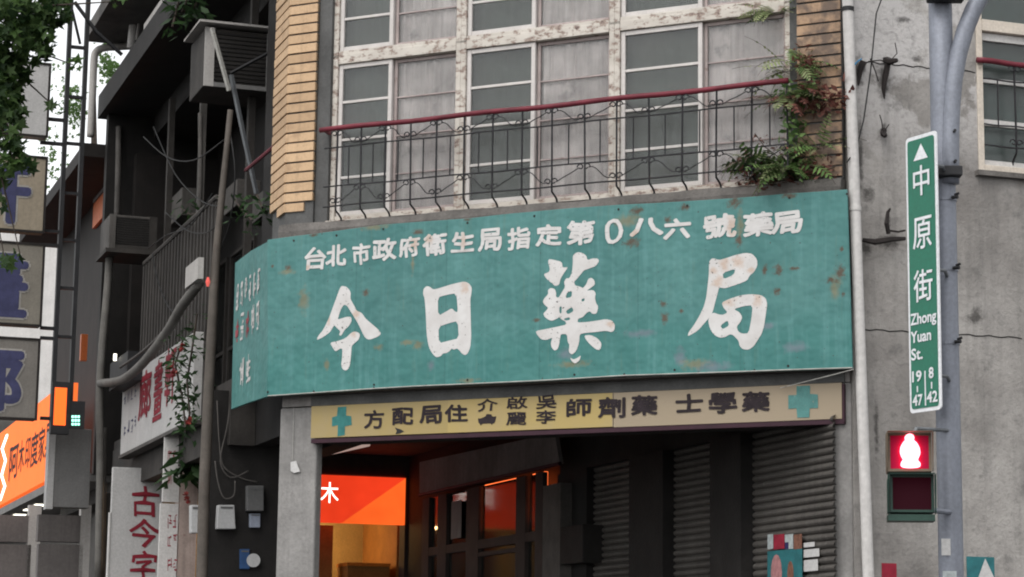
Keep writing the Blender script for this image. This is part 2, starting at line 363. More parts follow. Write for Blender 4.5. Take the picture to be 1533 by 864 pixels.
def lit_panel(name, ca, cb, cc, s):
    m, nt, b = new_mat(name); uv = uvnode(nt)
    sep = N(nt, 'ShaderNodeSeparateXYZ'); nt.links.new(uv, sep.inputs[0])
    f = math_(nt, 'ADD', sep.outputs[1], math_(nt, 'MULTIPLY', sep.outputs[0], -.72))
    c = mix(nt, math_(nt, 'LESS_THAN', f, cc[0]), ca, cb)
    g = math_(nt, 'ADD', sep.outputs[1], math_(nt, 'MULTIPLY', sep.outputs[0], 1.1))
    c = mix(nt, math_(nt, 'MULTIPLY', math_(nt, 'LESS_THAN', g, cc[1]), .3), c, cb)
    nt.links.new(c, b.inputs['Emission Color']); c = mix(nt, ramp(nt, noise(nt, uv, 1.1, 3), .35, .75), c, mix(nt, 1., c, (.72, .62, .6), 'MULTIPLY'))
    nt.links.new(c, b.inputs['Emission Color']); b.inputs['Emission Strength'].default_value = s; b.inputs['Base Color'].default_value = (.4, .1, .03, 1)
    MATS[name] = m

# ------------------------------------------------------------------ mesh tools
def tag(o, label, cat, group=None, kind=None):
    if label: o['label'] = label
    if cat: o['category'] = cat
    if group: o['group'] = group
    if kind: o['kind'] = kind
    return o
def thing(name, label, cat, loc, group=None):
    o = bpy.data.objects.new(name, None); COL.objects.link(o); o.location = [float(v) for v in loc]; o.empty_display_size = .2
    return tag(o, label, cat, group)
class MB:
    def __init__(s): s.v = []; s.f = []; s.uv = []
    def add(s, vs, fs, uvs=None):
        b = len(s.v); s.v += [tuple(float(c) for c in v) for v in vs]; s.f += [tuple(i+b for i in f) for f in fs]
        s.uv += list(uvs) if uvs else [(0., 0.)]*len(vs); return s
    def box(s, P, u0, u1, z0, z1, o0, o1):
        vs = []; uvs = []
        for o in (o0, o1):
            for u, z in ((u0, z0), (u1, z0), (u1, z1), (u0, z1)): vs.append(P.pt(u, z, o)); uvs.append((u, z))
        flip = (u1 > u0) == (z1 > z0) == (o1 > o0)
        fs = [(4, 5, 6, 7), (3, 2, 1, 0), (0, 1, 5, 4), (1, 2, 6, 5), (2, 3, 7, 6), (3, 0, 4, 7)]
        return s.add(vs, fs, uvs)
    def pxbox(s, P, x0, y0, x1, y1, o0, o1):
        """box whose face at off=o1 spans two measured corners"""
        u0, z1 = P.uz(x0, y0, o1); u1, z0 = P.uz(x1, y1, o1); return s.box(P, u0, u1, z0, z1, o0, o1)
    def prism(s, P, uzs, o0, o1):
        n = len(uzs); vs = [P.pt(u, z, o0) for u, z in uzs] + [P.pt(u, z, o1) for u, z in uzs]
        a = sum(uzs[i][0]*uzs[(i+1) % n][1]-uzs[(i+1) % n][0]*uzs[i][1] for i in range(n))
        fr = tuple(range(n, 2*n)); bk = tuple(reversed(range(n)))
        sd = [(i, (i+1) % n, n+(i+1) % n, n+i) for i in range(n)]
        if a < 0: fr = fr[::-1]; bk = bk[::-1]; sd = [q[::-1] for q in sd]
        return s.add(vs, [fr, bk]+sd, list(uzs)*2)
    def tube(s, pts, r, n=8, closed=True):
        pts = [np.array(p, float) for p in pts]; rs = r if isinstance(r, (list, tuple)) else [r]*len(pts)
        rings = []; prev = None
        for i, p in enumerate(pts):
            t = pts[min(i+1, len(pts)-1)] - pts[max(i-1, 0)]; t = t/(np.linalg.norm(t)+1e-9)
            if prev is None:
                a = np.array([0, 0, 1.]) if abs(t[2]) < .9 else np.array([1., 0, 0]); x = np.cross(a, t)
            else: x = prev - t*(prev@t)
            x = x/(np.linalg.norm(x)+1e-9); prev = x; y = np.cross(t, x)
            rings.append([p + rs[i]*(math.cos(2*math.pi*k/n)*x + math.sin(2*math.pi*k/n)*y) for k in range(n)])
        vs = [v for rg in rings for v in rg]; fs = []
        for i in range(len(pts)-1):
            for k in range(n): fs.append((i*n+k, i*n+(k+1) % n, (i+1)*n+(k+1) % n, (i+1)*n+k))
        if closed: fs.append(tuple(reversed(range(n)))); fs.append(tuple((len(pts)-1)*n+k for k in range(n)))
        return s.add(vs, fs)
    def build(s, name, mat, parent=None, smooth=False, bevel=0.):
        me = bpy.data.meshes.new(name)
        root = np.zeros(3)
        if parent is not None:
            r = parent
            while r is not None: root = root + np.array(r.location); r = r.parent
        else:
            a = np.array(s.v); root = np.array([a[:, 0].mean(), a[:, 1].mean(), a[:, 2].min()])
        me.from_pydata([tuple(np.array(v)-root) for v in s.v], [], s.f)
        uvl = me.uv_layers.new(name='UVMap')
        for lp in me.loops: uvl.data[lp.index].uv = s.uv[lp.vertex_index]
        me.materials.append(MATS[mat])
        if smooth:
            me.shade_smooth()
        o = bpy.data.objects.new(name, me); COL.objects.link(o)
        if parent is not None: o.parent = parent
        else: o.location = root
        if bevel:
            md = o.modifiers.new('bevel', 'BEVEL'); md.width = bevel; md.segments = 2; md.limit_method = 'ANGLE'
        return o
def base(P, u, z, off=0): return P.pt(u, z, off)

_gc = {}
def glyph(ch, offset=.0):
    """flat outline of a character in a 0..1 box"""
    k = (ch, offset)
    if k in _gc: return _gc[k]
    c = bpy.data.curves.new('glyph', 'FONT'); c.body = ch; c.offset = offset; c.resolution_u = 3
    o = bpy.data.objects.new('glyph', c); COL.objects.link(o)
    bpy.context.view_layer.update()
    dg = bpy.context.evaluated_depsgraph_get(); me = bpy.data.meshes.new_from_object(o.evaluated_get(dg))
    v = np.array([x.co[:2] for x in me.vertices]); f = [tuple(p.vertices) for p in me.polygons]
    bpy.data.objects.remove(o); bpy.data.curves.remove(c); bpy.data.meshes.remove(me)
    lo = v.min(0); hi = v.max(0); v = (v-lo)/(hi-lo); _gc[k] = (v, f); return _gc[k]
def thick(mb, P, uz, f, off, r):
    """brush weight: the outline laid down several times a hair apart, each a little shifted"""
    sh = [(0, 0)] if r <= 0 else [(0, 0)]+[(r*math.cos(2*math.pi*k/8), r*math.sin(2*math.pi*k/8)) for k in range(8)]
    for k, (du, dz) in enumerate(sh):
        q = [(u+du, z+dz) for u, z in uz]; mb.add([P.pt(u, z, off+k*.0004) for u, z in q], f, q)
def put_glyph(mb, ch, P, x0, y0, x1, y1, off, bold=.02, wob=0.):
    """character laid on plane P so that its middle and size match the measured box"""
    v, f = glyph(ch, 0)
    cx, cy = (x0+x1)/2, (y0+y1)/2
    uc, zc = P.uz(cx, cy, off); hw = abs(P.uz(x1, cy, off)[0]-P.uz(x0, cy, off)[0])/2; hh = abs(P.uz(cx, y0, off)[1]-P.uz(cx, y1, off)[1])/2
    slope_trim = 1.0
    ph = random.random()*6
    hw2 = hw*(1-bold*1.6); hh2 = hh*(1-bold*1.6)
    uz = [(uc+(a*2-1)*hw2*slope_trim + wob*math.sin(b*7+ph), zc+(b*2-1)*hh2 + wob*math.sin(a*6+ph*2)) for a, b in v]
    thick(mb, P, uz, f, off, bold*2*hw)
def loops2d(loops):
    """filled flat shape with holes from closed outlines (even-odd)"""
    c = bpy.data.curves.new('shape', 'CURVE'); c.dimensions = '2D'; c.fill_mode = 'FRONT'
    for lp in loops:
        s = c.splines.new('POLY'); s.points.add(len(lp)-1); s.use_cyclic_u = True
        for p, q in zip(s.points, lp): p.co = (q[0], q[1], 0, 1)
    o = bpy.data.objects.new('shape', c); COL.objects.link(o); bpy.context.view_layer.update()
    me = bpy.data.meshes.new_from_object(o.evaluated_get(bpy.context.evaluated_depsgraph_get()))
    v = [tuple(x.co[:2]) for x in me.vertices]; f = [tuple(p.vertices) for p in me.polygons]
    bpy.data.objects.remove(o); bpy.data.curves.remove(c); bpy.data.meshes.remove(me); return v, f
def chaikin(lp, n=1):
    for _ in range(n):
        out = []
        for i in range(len(lp)):
            a, b = lp[i], lp[(i+1) % len(lp)]
            out += [(a[0]*.8+b[0]*.2, a[1]*.8+b[1]*.2), (a[0]*.2+b[0]*.8, a[1]*.2+b[1]*.8)]
        lp = out
    return lp
def put_shape(mb, P, loops, off, tf=lambda p: p, smooth=1):
    lps = [[P.uz(*tf(p), off) for p in chaikin(lp, smooth)] for lp in loops]
    v, f = loops2d(lps); mb.add([P.pt(u, z, off) for u, z in v], f, v)
def scribble(mb, P, x0, y0, x1, y1, off, n=7, rnd=random):
    """worn-out strokes of a character that can no longer be read"""
    uc = [P.uz(x0, y1, off), P.uz(x1, y0, off)]
    (u0, z0), (u1, z1) = uc; wu, hz = u1-u0, z1-z0; k = 0
    for i in range(n):
        o = off + i*.0006
        if rnd.random() < .55:
            a = rnd.uniform(0, .5); b = rnd.uniform(a+.3, 1); y = rnd.uniform(.02, .9); t = rnd.uniform(.07, .12); sl = rnd.uniform(-.05, .1)
            q = [(a, y), (b, y+sl), (b, y+sl+t), (a, y+t)]
        else:
            x = rnd.uniform(.05, .85); a = rnd.uniform(0, .4); b = rnd.uniform(a+.35, 1); t = rnd.uniform(.08, .14); sl = rnd.uniform(-.1, .1)
            q = [(x, a), (x+t, a), (x+t+sl, b), (x+sl, b)]
        uz = [(u0+wu*min(max(p, 0), 1), z0+hz*min(max(r, 0), 1)) for p, r in q]
        mb.add([P.pt(u, z, o) for u, z in uz], [(0, 1, 2, 3)], uz)

# ================================================================== SETTING
g = MB(); g.add([(-400, -200, 0), (400, -200, 0), (400, 600, 0), (-400, 600, 0)], [(0, 1, 2, 3)]); o = g.build('ground', 'asphalt'); o['kind'] = 'structure'
g = MB(); k = [M.pt(-.9, 0, .9), M.pt(WM+.9, 0, .9), RW.pt(14, 0, .9), RW.pt(14, 0, -8), LP.pt(-40, 0, -8), LP.pt(-40, 0, .9)]
g.add([tuple(p[:2])+(0.001,) for p in k]+[tuple(p[:2])+(.13,) for p in k], [(6, 7, 8, 9, 10, 11)]+[(i, (i+1) % 6, 6+(i+1) % 6, 6+i) for i in range(6)])
o = g.build('pavement', 'paving'); o['kind'] = 'structure'

# ================================================================== CORNER BUILDING (pharmacy)
HB = 9.9
B = thing('corner_building', 'corner shophouse with yellow tile strips and peeling white windows above the green sign', 'building', M.pt(WM/2, .13, 0))
def wall(P, u0, u1, z0, z1, o0, o1, name, mat, par=None, bev=0.): return MB().box(P, u0, u1, z0, z1, o0, o1).build(name, mat, par, bevel=bev)
# upper concrete behind the big sign and the ledge under the windows
wall(M, .02, WM-.01, 4.16, 5.84, -.45, -.02, 'front_beam', 'stucco_dull', B)
lm = MB(); nseg = 60; vs = []
for i in range(nseg+1):
    u = -.02+(WM-.02)*i/nseg; h = .010*math.sin(i*.7)+.008*math.sin(i*.31+1)+random.uniform(-.003, .003)
    for z, o_ in ((5.845, -.3), (5.845, .075+h), (5.92, .088+h*.6), (5.995+h*.3, .07+h), (6.002+h*.3, -.3)): vs.append(M.pt(u, z, o_))
fs = [(i*5+k, i*5+(k+1) % 5, i*5+5+(k+1) % 5, i*5+5+k) for i in range(nseg) for k in range(5)]
fs += [(4, 3, 2, 1, 0), tuple(nseg*5+k for k in range(5))]
lm.add(vs, [q[::-1] for q in fs])
lm.build('ledge', 'ledge', B)
us0, us1 = .30, M.uz(487, 200)[0]
wall(M, .33, .475, 6.005, HB, -.3, -.03, 'side_strip', 'dark_strip', B)
wall(M, 5.36, 5.445, 6.005, HB, -.3, -.05, 'side_strip', 'dark_strip', B)
wall(M, .45, 5.4, 9.2, HB, -.3, -.06, 'upper_wall', 'stucco_dull', B)
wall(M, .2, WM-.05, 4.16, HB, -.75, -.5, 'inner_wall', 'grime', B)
# tile strips: every course its own row of the mesh
def tile_strip(name, mat, u0, u1, wrap):
    t = MB(); z = 6.03 if not wrap else 6.14; bk = MB(); pitch = .1035; k = 0
    while z < HB:
        j = random.uniform(-.004, .004); h = pitch-.019
        lo = u0 + (.12 if (wrap and k == 0) else 0); hi_ = u1 - (.10 if (wrap and k == 0) else 0)
        if wrap:
            a = .30 if k == 0 else .61
            if k > 0 or True:
                A = LP.pt(-a, 0, .02+j); Bc = M.pt(-.008, 0, .02+j); Cc = M.pt(hi_, 0, .02+j); D = M.pt(hi_, 0, -.03); E_ = LP.pt(-a, 0, -.05)
                pts = [A, Bc, Cc, D, E_]
                vs = [np.array([p[0], p[1], z]) for p in pts]+[np.array([p[0], p[1], z+h]) for p in pts]
                t.add(vs, [(5, 6, 7, 8, 9), (4, 3, 2, 1, 0)]+[(i, (i+1) % 5, 5+(i+1) % 5, 5+i) for i in range(5)])
        else: t.box(M, u0, u1, z, z+h, -.05, .01+j)
        z += pitch; k += 1
    return t.build(name, mat, B)
tile_strip('tile_strip', 'tile_yellow', 0, .325, True)
tile_strip('tile_strip', 'tile_stained', 5.45, 5.865, False)
bk = MB(); bk.box(M, .0, .325, 6.005, HB, -.3, -.002); bk.build('strip_backing', 'dark_strip', B)
bk = MB(); bk.box(LP, -.6, -.02, 5.9, HB, -.3, -.01); bk.build('strip_backing', 'dark_strip', B)
bk = MB(); bk.box(M, 5.447, 5.868, 6.005, HB, -.3, -.012); bk.build('strip_backing', 'dark_strip', B)

# windows: two rows of three, each a fixed frame with a dark sliding sash and a curtained one
def bar(mb, u0, u1, z0, z1, o0, o1): mb.box(M, u0, u1, z0, z1, o0, o1)
def PXU(x, y): return M.uz(x, y, -.1)[0]
WU = [(.476, PXU(690, 200)), (PXU(690, 200), PXU(921, 170)), (PXU(921, 170), 5.36)]
SPLIT = [PXU(584, 200), PXU(799, 180), PXU(1050, 150)]
def window(i, row):
    u0, u1 = WU[i]; sp = SPLIT[i]
    z0, z1 = (6.04, 7.66) if row == 0 else (7.75, 9.15)
    fr = MB()
    fr.box(M, u0, u0+.055, z0-.035, z1+.09, -.2, -.07); fr.box(M, u1-.055, u1, z0-.035, z1+.09, -.2, -.07)
    fr.box(M, u0+.057, u1-.057, z0-.035, z0+.035, -.2, -.075); fr.box(M, u0+.057, u1-.057, z1-.01, z1+.09, -.2, -.072)
    w_ = fr.build('window', 'peeling_wood', B, bevel=.006)
    st = []
    for side in (0, 1):
        a, b = (u0+.06, sp+.01) if side == 0 else (sp+.015, u1-.06)
        o0, o1 = (-.135, -.095) if side == 0 else (-.175, -.14)
        zz0, zz1 = z0+.04, z1-.015
        s = MB(); t = .042 if side == 0 else .032
        s.box(M, a, a+t, zz0, zz1, o0, o1); s.box(M, b-t, b, zz0, zz1, o0, o1)
        s.box(M, a+t+.001, b-t-.001, zz0, zz0+t, o0, o1-.002); s.box(M, a+t+.001, b-t-.001, zz1-t, zz1, o0, o1-.002)
        nb = 4 if row == 0 else 4
        bt = .027 if side == 0 else .016
        for q in range(1, nb):
            zc = zz0+(zz1-zz0)*q/nb
            s.box(M, a+t+.001, b-t-.001, zc-bt/2, zc+bt/2, o0+.004, o1-.004)
        s.build('sash', 'sash_paint' if side == 0 else 'sash_old', w_, bevel=.003)
        p = MB(); p.box(M, a+t*.5, b-t*.5, zz0+t*.5, zz1-t*.5, o0+.014, o0+.02); p.build('pane', 'pane', w_)
        c = MB(); n = 40
        lo, hi_ = (a-.0, b+.04) if side == 0 else (a-.05, b+.05)
        vs = []; fs = []
        for q in range(n+1):
            u = lo+(hi_-lo)*q/n; of = (-.235 if side == 0 else -.196) + (.004 if side == 0 else .020)*math.sin(q*1.15+i*2+row)*(.6+.4*math.sin(q*.37+i))
            vs += [M.pt(u, z0, of), M.pt(u, z1+.02, of)]
        for q in range(n): fs.append((2*q, 2*q+2, 2*q+3, 2*q+1))
        c.add(vs, fs); c.build('blind' if side == 0 else 'curtain', 'curtain_dark' if side == 0 else 'curtain', w_, smooth=True)
for row in (0, 1):
    for i in range(3): window(i, row)
sill = MB()
for i in range(44):
    u0 = .49+(4.87)*i/44; h = random.uniform(-.004, .004)
    sill.box(M, u0, u0+4.87/44, 6.003+h*.2, 6.012+h*.3, -.06, .03+h)
sill.build('window_sill', 'peeling_wood', B)
# arcade: pillars, ceiling, shop wall
pl = MB(); pl.box(M, -.02, .415, .13, 4.155, -.17, -.045); pl.build('pillar', 'pillar', B, bevel=.02)
pl = MB(); pl.box(M, 5.74, WM-.0, .13, 4.155, -.35, -.03); pl.build('pillar', 'pillar', B, bevel=.015)
SW = 4.02   # shop wall set this far in from the left street line
STOP = LP.uz(1141, 645, -SW)[1]
def lprism(uo, z0, z1):
    m = MB(); vs = [LP.pt(u, z0, o) for u, o in uo]+[LP.pt(u, z1, o) for u, o in uo]; n = len(uo)
    return m.add(vs, [tuple(range(n, 2*n)), tuple(reversed(range(n)))]+[(i, (i+1) % n, n+(i+1) % n, n+i) for i in range(n)])
lprism([(-2.4, -.1), (-.1, -.1), (3.9, -4.1), (3.9, -7.5), (-2.4, -7.5)], 4.62, 4.75).build('arcade_ceiling', 'soffit', B)
lprism([(-2.4, -.1), (-.1, -.1), (3.9, -4.1), (3.9, -7.5), (-2.4, -7.5)], HB, HB+.2).build('roof', 'grime_mid', B)
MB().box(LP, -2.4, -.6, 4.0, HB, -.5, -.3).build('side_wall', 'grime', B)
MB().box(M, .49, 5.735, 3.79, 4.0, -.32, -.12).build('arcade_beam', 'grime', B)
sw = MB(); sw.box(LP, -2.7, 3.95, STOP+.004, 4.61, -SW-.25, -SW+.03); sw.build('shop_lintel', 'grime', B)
# roller shutters (slats belong to each shutter's mesh)
def SU(x, y): return LP.uz(x, y, -SW)[0]
edges = [(SU(886, 760), SU(954, 760)), (SU(1006, 760), SU(1076, 760)), (SU(1124, 760), min(SU(1256, 760), 4.12))]
def shutter(u0, u1):
    s = MB(); z = .14; p = .069
    while z < STOP-.01:
        n = 5; vs = []; fs = []
        for k in range(n+1):
            t = k/n; of = -SW-.05 + .034*math.sin(math.pi*t)**.7; zz = z+p*t
            vs += [LP.pt(u0, zz, of), LP.pt(u1, zz, of)]
        for k in range(n): fs.append((2*k, 2*k+1, 2*k+3, 2*k+2))
        s.add(vs, fs); z += p
    return s.build('shutter', 'shutter', B)
for a, b in edges: shutter(a, b)
pr = [(-2.7, edges[0][0]), (edges[0][1], edges[1][0]), (edges[1][1], edges[2][0])]
for a, b in pr[1:]:
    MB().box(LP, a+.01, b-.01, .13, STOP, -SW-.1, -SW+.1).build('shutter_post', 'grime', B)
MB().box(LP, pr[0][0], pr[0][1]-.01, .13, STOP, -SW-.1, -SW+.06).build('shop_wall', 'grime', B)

# ================================================================== GREEN PHARMACY SIGN
S = thing('shop_sign', 'large weathered teal sign with four big white brushed characters wrapping the building corner', 'shop sign', M.pt(WM/2, 4.25, .1))
OS = .18
TOP = [(400, 359), (440, 353.5), (474, 349.5), (504, 345.5), (540, 340.5), (574, 336), (640, 331), (700, 327), (760, 320), (800, 316.5), (860, 311), (926, 306.5), (980, 304), (1029, 301), (1100, 296.5), (1182, 289.5), (1230, 286.5), (1268, 283.5)]
BOT = [(1276, 552), (1180, 555), (1100, 558), (1010, 561), (934, 563.5), (860, 568), (800, 571.5), (700, 576), (620, 579.5), (560, 583), (480, 588.5), (401, 594)]
fp = MB(); uzs = [M.uz(*p, OS) for p in BOT[::-1]] + [M.uz(*p, OS) for p in TOP[::-1]]
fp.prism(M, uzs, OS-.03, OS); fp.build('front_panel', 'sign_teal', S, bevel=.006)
# return panel running back along the left street
uA, zA = M.uz(401, 594, OS); uT, zT = M.uz(400, 359, OS)
ret_o = M.pt(uA-.012, 0, OS)
RP = PL(ret_o, -71.01)
def rp(px, py): return RP.uz(px, py, 0)
rr = MB(); q = [(0, zA), (0, zT), rp(375, 375), rp(353, 391), (rp(353, 391)[0]-.02, rp(346, 612)[1]), (rp(365, 600))]
q = [(0, zA), (0, zT), rp(376, 375), rp(352, 393.5), rp(346, 613), rp(372, 603)]
rr.prism(RP, [p for p in q], -.03, 0); rr.build('return_panel', 'sign_teal', S, bevel=.006)
sf = MB(); sf.box(M, .0, WM+.02, 4.262, 4.275, -.02, OS-.032); sf.build('sign_soffit', 'soffit', S)
fr = MB(); fr.box(M, .02, WM+.02, 4.285, 4.33, .02, OS-.04); fr.box(M, .02, WM+.02, 5.7, 5.74, .02, OS-.04); fr.build('sign_frame', 'dark_steel', S)
# pale worn lip along the lower edge
lip = MB(); pts = [M.pt(*M.uz(x, y, OS+.004), OS+.004)+np.array([0, 0, .008]) for x, y in BOT]
lip.tube(pts, .006, 5); lip.build('worn_edge', 'pale_steel', S)
for x, y in ((638, 577.5), (691, 575.5), (726, 574), (560, 582.5), (935, 563), (1046, 559.5), (1130, 557), (470, 588.5)):
    u_, z_ = M.uz(x, y, OS+.003); r_ = random.uniform(.014, .026)
    m = MB(); m.prism(M, [(u_-r_, z_-.004), (u_-r_*.2, z_+r_*1.2), (u_+r_*.4, z_+r_*.5), (u_+r_, z_-.004)], OS+.001, OS+.003); m.build('rust_nick', 'rust', S)
nail = [(x, y+7) for x, y in TOP[1::2]] + [(x, y-7) for x, y in BOT[1::2]]
for x, y in nail:
    u_, z_ = M.uz(x, y, OS); m = MB(); m.tube([M.pt(u_, z_, OS+.0005), M.pt(u_, z_, OS+.004)], .011, 8); m.build('nail_head', 'rust', S)
z3 = lambda p: (450+p[0]/4.321, 370+p[1]/4.321)
z4 = lambda p: (780+p[0]/3.928, 350+p[1]/3.928)
def big(name, shapes, tf):
    m = MB()
    for k, lp in enumerate(shapes): put_shape(m, M, lp, OS+.003+k*.0012, tf)
    return m.build(name, 'sign_letter', S)
big('sign_character', [
 [[(270,250),(300,258),(325,290),(322,330),(330,350),(350,385),(362,412),(395,425),(420,462),(470,505),(500,530),(522,560),(500,580),(445,600),(420,590),(400,555),(375,500),(345,450),(320,410),(300,378),(280,372),(262,400),(248,440),(240,468),(262,462),(300,450),(328,452),(330,480),(312,512),(285,535),(262,575),(248,568),(258,545),(232,520),(218,505),(205,525),(190,550),(150,580),(105,602),(110,580),(150,530),(185,455),(205,400),(225,345),(245,290),(258,258)]],
 [[(190,618),(240,608),(290,590),(330,552),(352,545),(378,555),(385,570),(375,600),(350,620),(330,640),(328,680),(322,750),(312,785),(292,800),(272,790),(262,765),(268,720),(270,660),(258,655),(240,668),(225,675),(210,655)]]], z3)
big('sign_character', [
 [[(795,270),(815,252),(835,256),(858,275),(900,265),(960,245),(1010,232),(1060,222),(1090,235),(1108,262),(1105,300),(1098,340),(1100,420),(1102,500),(1104,580),(1098,650),(1080,690),(1062,700),(1040,685),(1025,665),(1010,655),(990,664),(978,655),(965,672),(945,685),(920,688),(908,705),(880,714),(862,700),(840,670),(825,630),(815,560),(812,480),(808,400),(802,330),(792,305)],
  [(888,325),(940,310),(1008,298),(1018,420),(1000,418),(978,395),(945,415),(890,445)],
  [(892,515),(960,492),(1016,478),(1024,590),(960,605),(895,622)]]], z3)
big('sign_character', [
 [[(165,148),(200,155),(240,165),(245,200),(278,195),(250,235),(232,265),(225,300),(200,308),(180,290),(150,265),(132,238),(165,225),(170,205),(158,165)]],
 [[(305,125),(330,108),(360,112),(385,130),(390,155),(420,145),(450,145),(460,160),(440,190),(400,205),(370,215),(350,240),(325,270),(312,282),(318,305),(345,310),(365,320),(385,295),(395,265),(415,258),(432,275),(435,300),(405,322),(385,335),(425,330),(440,350),(435,375),(440,405),(455,430),(445,470),(420,472),(405,455),(385,465),(365,490),(335,500),(332,522),(380,520),(440,512),(500,502),(535,510),(552,535),(550,565),(535,580),(500,570),(440,578),(380,583),(345,590),(342,640),(325,690),(300,712),(280,695),(285,650),(275,640),(270,590),(235,590),(230,610),(225,650),(215,680),(195,688),(178,665),(175,640),(185,610),(150,625),(120,622),(95,595),(85,572),(150,560),(220,545),(265,535),(262,515),(240,505),(225,490),(210,500),(185,512),(165,508),(140,490),(130,470),(150,450),(160,435),(140,420),(127,400),(140,375),(160,355),(158,330),(175,318),(200,325),(207,350),(205,370),(220,378),(240,345),(260,310),(252,285),(265,262),(285,262),(300,225),(305,170)],
  [(262,455),(300,430),(310,455),(275,475)], [(270,345),(300,335),(298,372),(262,380)], [(225,430),(240,425),(238,470),(226,465)], [(355,385),(375,378),(372,395),(358,400)], [(250,500),(285,490),(290,505),(262,512)]],
 [[(372,598),(410,595),(450,615),(475,645),(465,685),(440,680),(405,650),(380,620)]],
 [[(288,728),(310,740),(335,728),(352,714),(345,745),(318,765),(298,750)]]], z4)
big('sign_character', [
 [[(1105,165),(1125,142),(1165,155),(1200,145),(1260,125),(1320,112),(1360,118),(1388,150),(1390,190),(1370,225),(1345,245),(1330,275),(1280,295),(1230,312),(1195,322),(1165,314),(1155,355),(1140,410),(1128,458),(1110,490),(1075,530),(1040,570),(980,605),(985,580),(1015,540),(1045,490),(1075,430),(1090,370),(1098,300),(1105,230)],
  [(1186,230),(1262,205),(1250,242),(1190,268)]],
 [[(1180,405),(1220,385),(1290,362),(1350,355),(1410,360),(1440,380),(1448,415),(1440,470),(1430,540),(1415,590),(1395,620),(1370,660),(1340,682),(1305,680),(1285,660),(1280,630),(1250,598),(1230,590),(1200,608),(1165,612),(1130,590),(1110,555),(1100,510),(1112,480),(1130,463),(1165,475),(1188,477),(1215,462),(1190,435)],
  [(1250,443),(1310,425),(1362,420),(1355,500),(1338,585),(1300,588),(1276,574),(1268,545),(1290,520),(1302,490),(1285,462)], [(1172,540),(1215,508),(1224,540),(1185,562)]]], z4)
TR = [('台',455.6,368.4,489.6,405.7),('北',487,364.7,519.6,401.2),('市',526,361.3,554.8,398.6),('政',556,354.8,594,392.6),('府',596,351.4,629,387.4),('衛',632.5,347,669.6,384.8),('生',674.8,344.4,711.4,380.4),('局',715,339,751.8,378.3),('指',758.9,337.8,795.4,375.7),('定',801,334.4,842,370),('第',847.4,327.8,891.8,368.3),('0',904,325,933.5,367.8),('八',941,324,993.5,355.8),('六',992.7,324,1035,361),('號',1051.7,318.7,1103,358.4),('藥',1112,316,1159,355.8),('局',1154,314.8,1202,352.6)]
for ch, x0, y0, x1, y1 in TR:
    m = MB(); put_glyph(m, ch, M, x0+1, y0+2.5, x1-1, y1-2.5, OS+.003, .012 if ch == '0' else .034, .006)
    m.build('small_character', 'sign_letter', S)
rnd = random.Random(5)
for row, (y0, y1, s0, n, x0, x1) in enumerate(((408, 452, .75, 6, 353, 391), (456, 504, .72, 5, 352, 391), (526, 578, .42, 2, 358, 378))):
    for k in range(n):
        xa = x0+(x1-x0)*k/n; xb = xa+(x1-x0)/n*.82; dy = -(xa-x0)*s0
        m = MB(); scribble(m, RP, xa, y0+dy+(x1-x0)*s0*.55, xb, y1+dy+(x1-x0)*s0*.55, .003, 11, rnd)
        m.build('faded_character', 'letter_faded_red' if (row == 1 and k in (0, 2)) else 'sign_letter', S)

# ================================================================== YELLOW PHARMACIST BOARD
Y = thing('pharmacist_board', 'narrow yellow board with black characters between two teal crosses under the green sign', 'sign board', M.pt(WM/2, 3.8, 0))
yu0, yu1 = M.uz(465.5, 640, .02)[0], M.uz(1260, 600, .02)[0]
ub = M.uz(918, 605, .02)[0]
MB().box(M, yu0, ub-.003, 3.835, 4.15, -.02, .02).build('board', 'board_yellow', Y)
MB().box(M, ub+.003, yu1, 3.829, 4.15, -.02, .018).build('board', 'board_yellow', Y)
MB().box(M, yu0, yu1+.02, 3.785, 3.826, -.06, .012).build('board_frame', 'maroon', Y)
MB().box(M, yu0-.02, yu1+.02, 4.155, 4.25, -.10, -.0).build('board_header', 'dark_strip', Y)
MB().box(M, yu1+.004, yu1+.022, 3.80, 4.14, -.05, .015).build('board_end', 'maroon', Y)
def cross(x0, y0, x1, y1, mat):
    m = MB(); off = .0235; u0, z0 = M.uz((x0+x1)/2, (y0+y1)/2, off); hw = (M.uz(x1, y0, off)[0]-M.uz(x0, y0, off)[0])/2; hh = hw*.98 if mat == 'cross_pale' else hw*1.32; a = .34
    w_, h_ = hw, hh; sw_ = hw*.42
    lp = [(u0-sw_, z0+h_), (u0+sw_, z0+h_), (u0+sw_, z0+sw_), (u0+w_, z0+sw_), (u0+w_, z0-sw_), (u0+sw_, z0-sw_), (u0+sw_, z0-h_), (u0-sw_, z0-h_), (u0-sw_, z0-sw_), (u0-w_, z0-sw_), (u0-w_, z0+sw_), (u0-sw_, z0+sw_)]
    lp = [(u+random.uniform(-.008, .008), z+random.uniform(-.008, .008)) for u, z in lp]
    v, f = loops2d([lp]); m.add([M.pt(u, z, off) for u, z in v], f, v); m.build('cross', mat, Y)
cross(496.8, 611, 525.7, 650, 'cross_teal'); cross(1179, 580, 1225, 622, 'cross_pale')
YB = [('方',546,614,574,641.6),('配',587.7,610.8,618,635.4),('局',628.7,607.6,660.8,634.4),('住',667,606,699,632),('介',715.6,597.4,743.7,615.6),('啟',759,594,788,612),('麗',759,617.5,787,636),('吳',804,592,832.5,612),('李',803.6,614.3,831,634.3),('師',848.5,596.5,884.5,623.5),('劑',896.5,595,935.5,625),('藥',946,592,983.5,621.4),('士',1012,590,1051,616.6),('學',1061.6,587.5,1102,618.4),('藥',1111.7,586.6,1151.6,616)]
for ch, x0, y0, x1, y1 in YB:
    m = MB(); small = y1-y0 < 22
    put_glyph(m, ch, M, x0-1, y0, x1+1, y1, .0235, .016 if small else .026, .004); m.build('board_character', 'letter_black', Y)
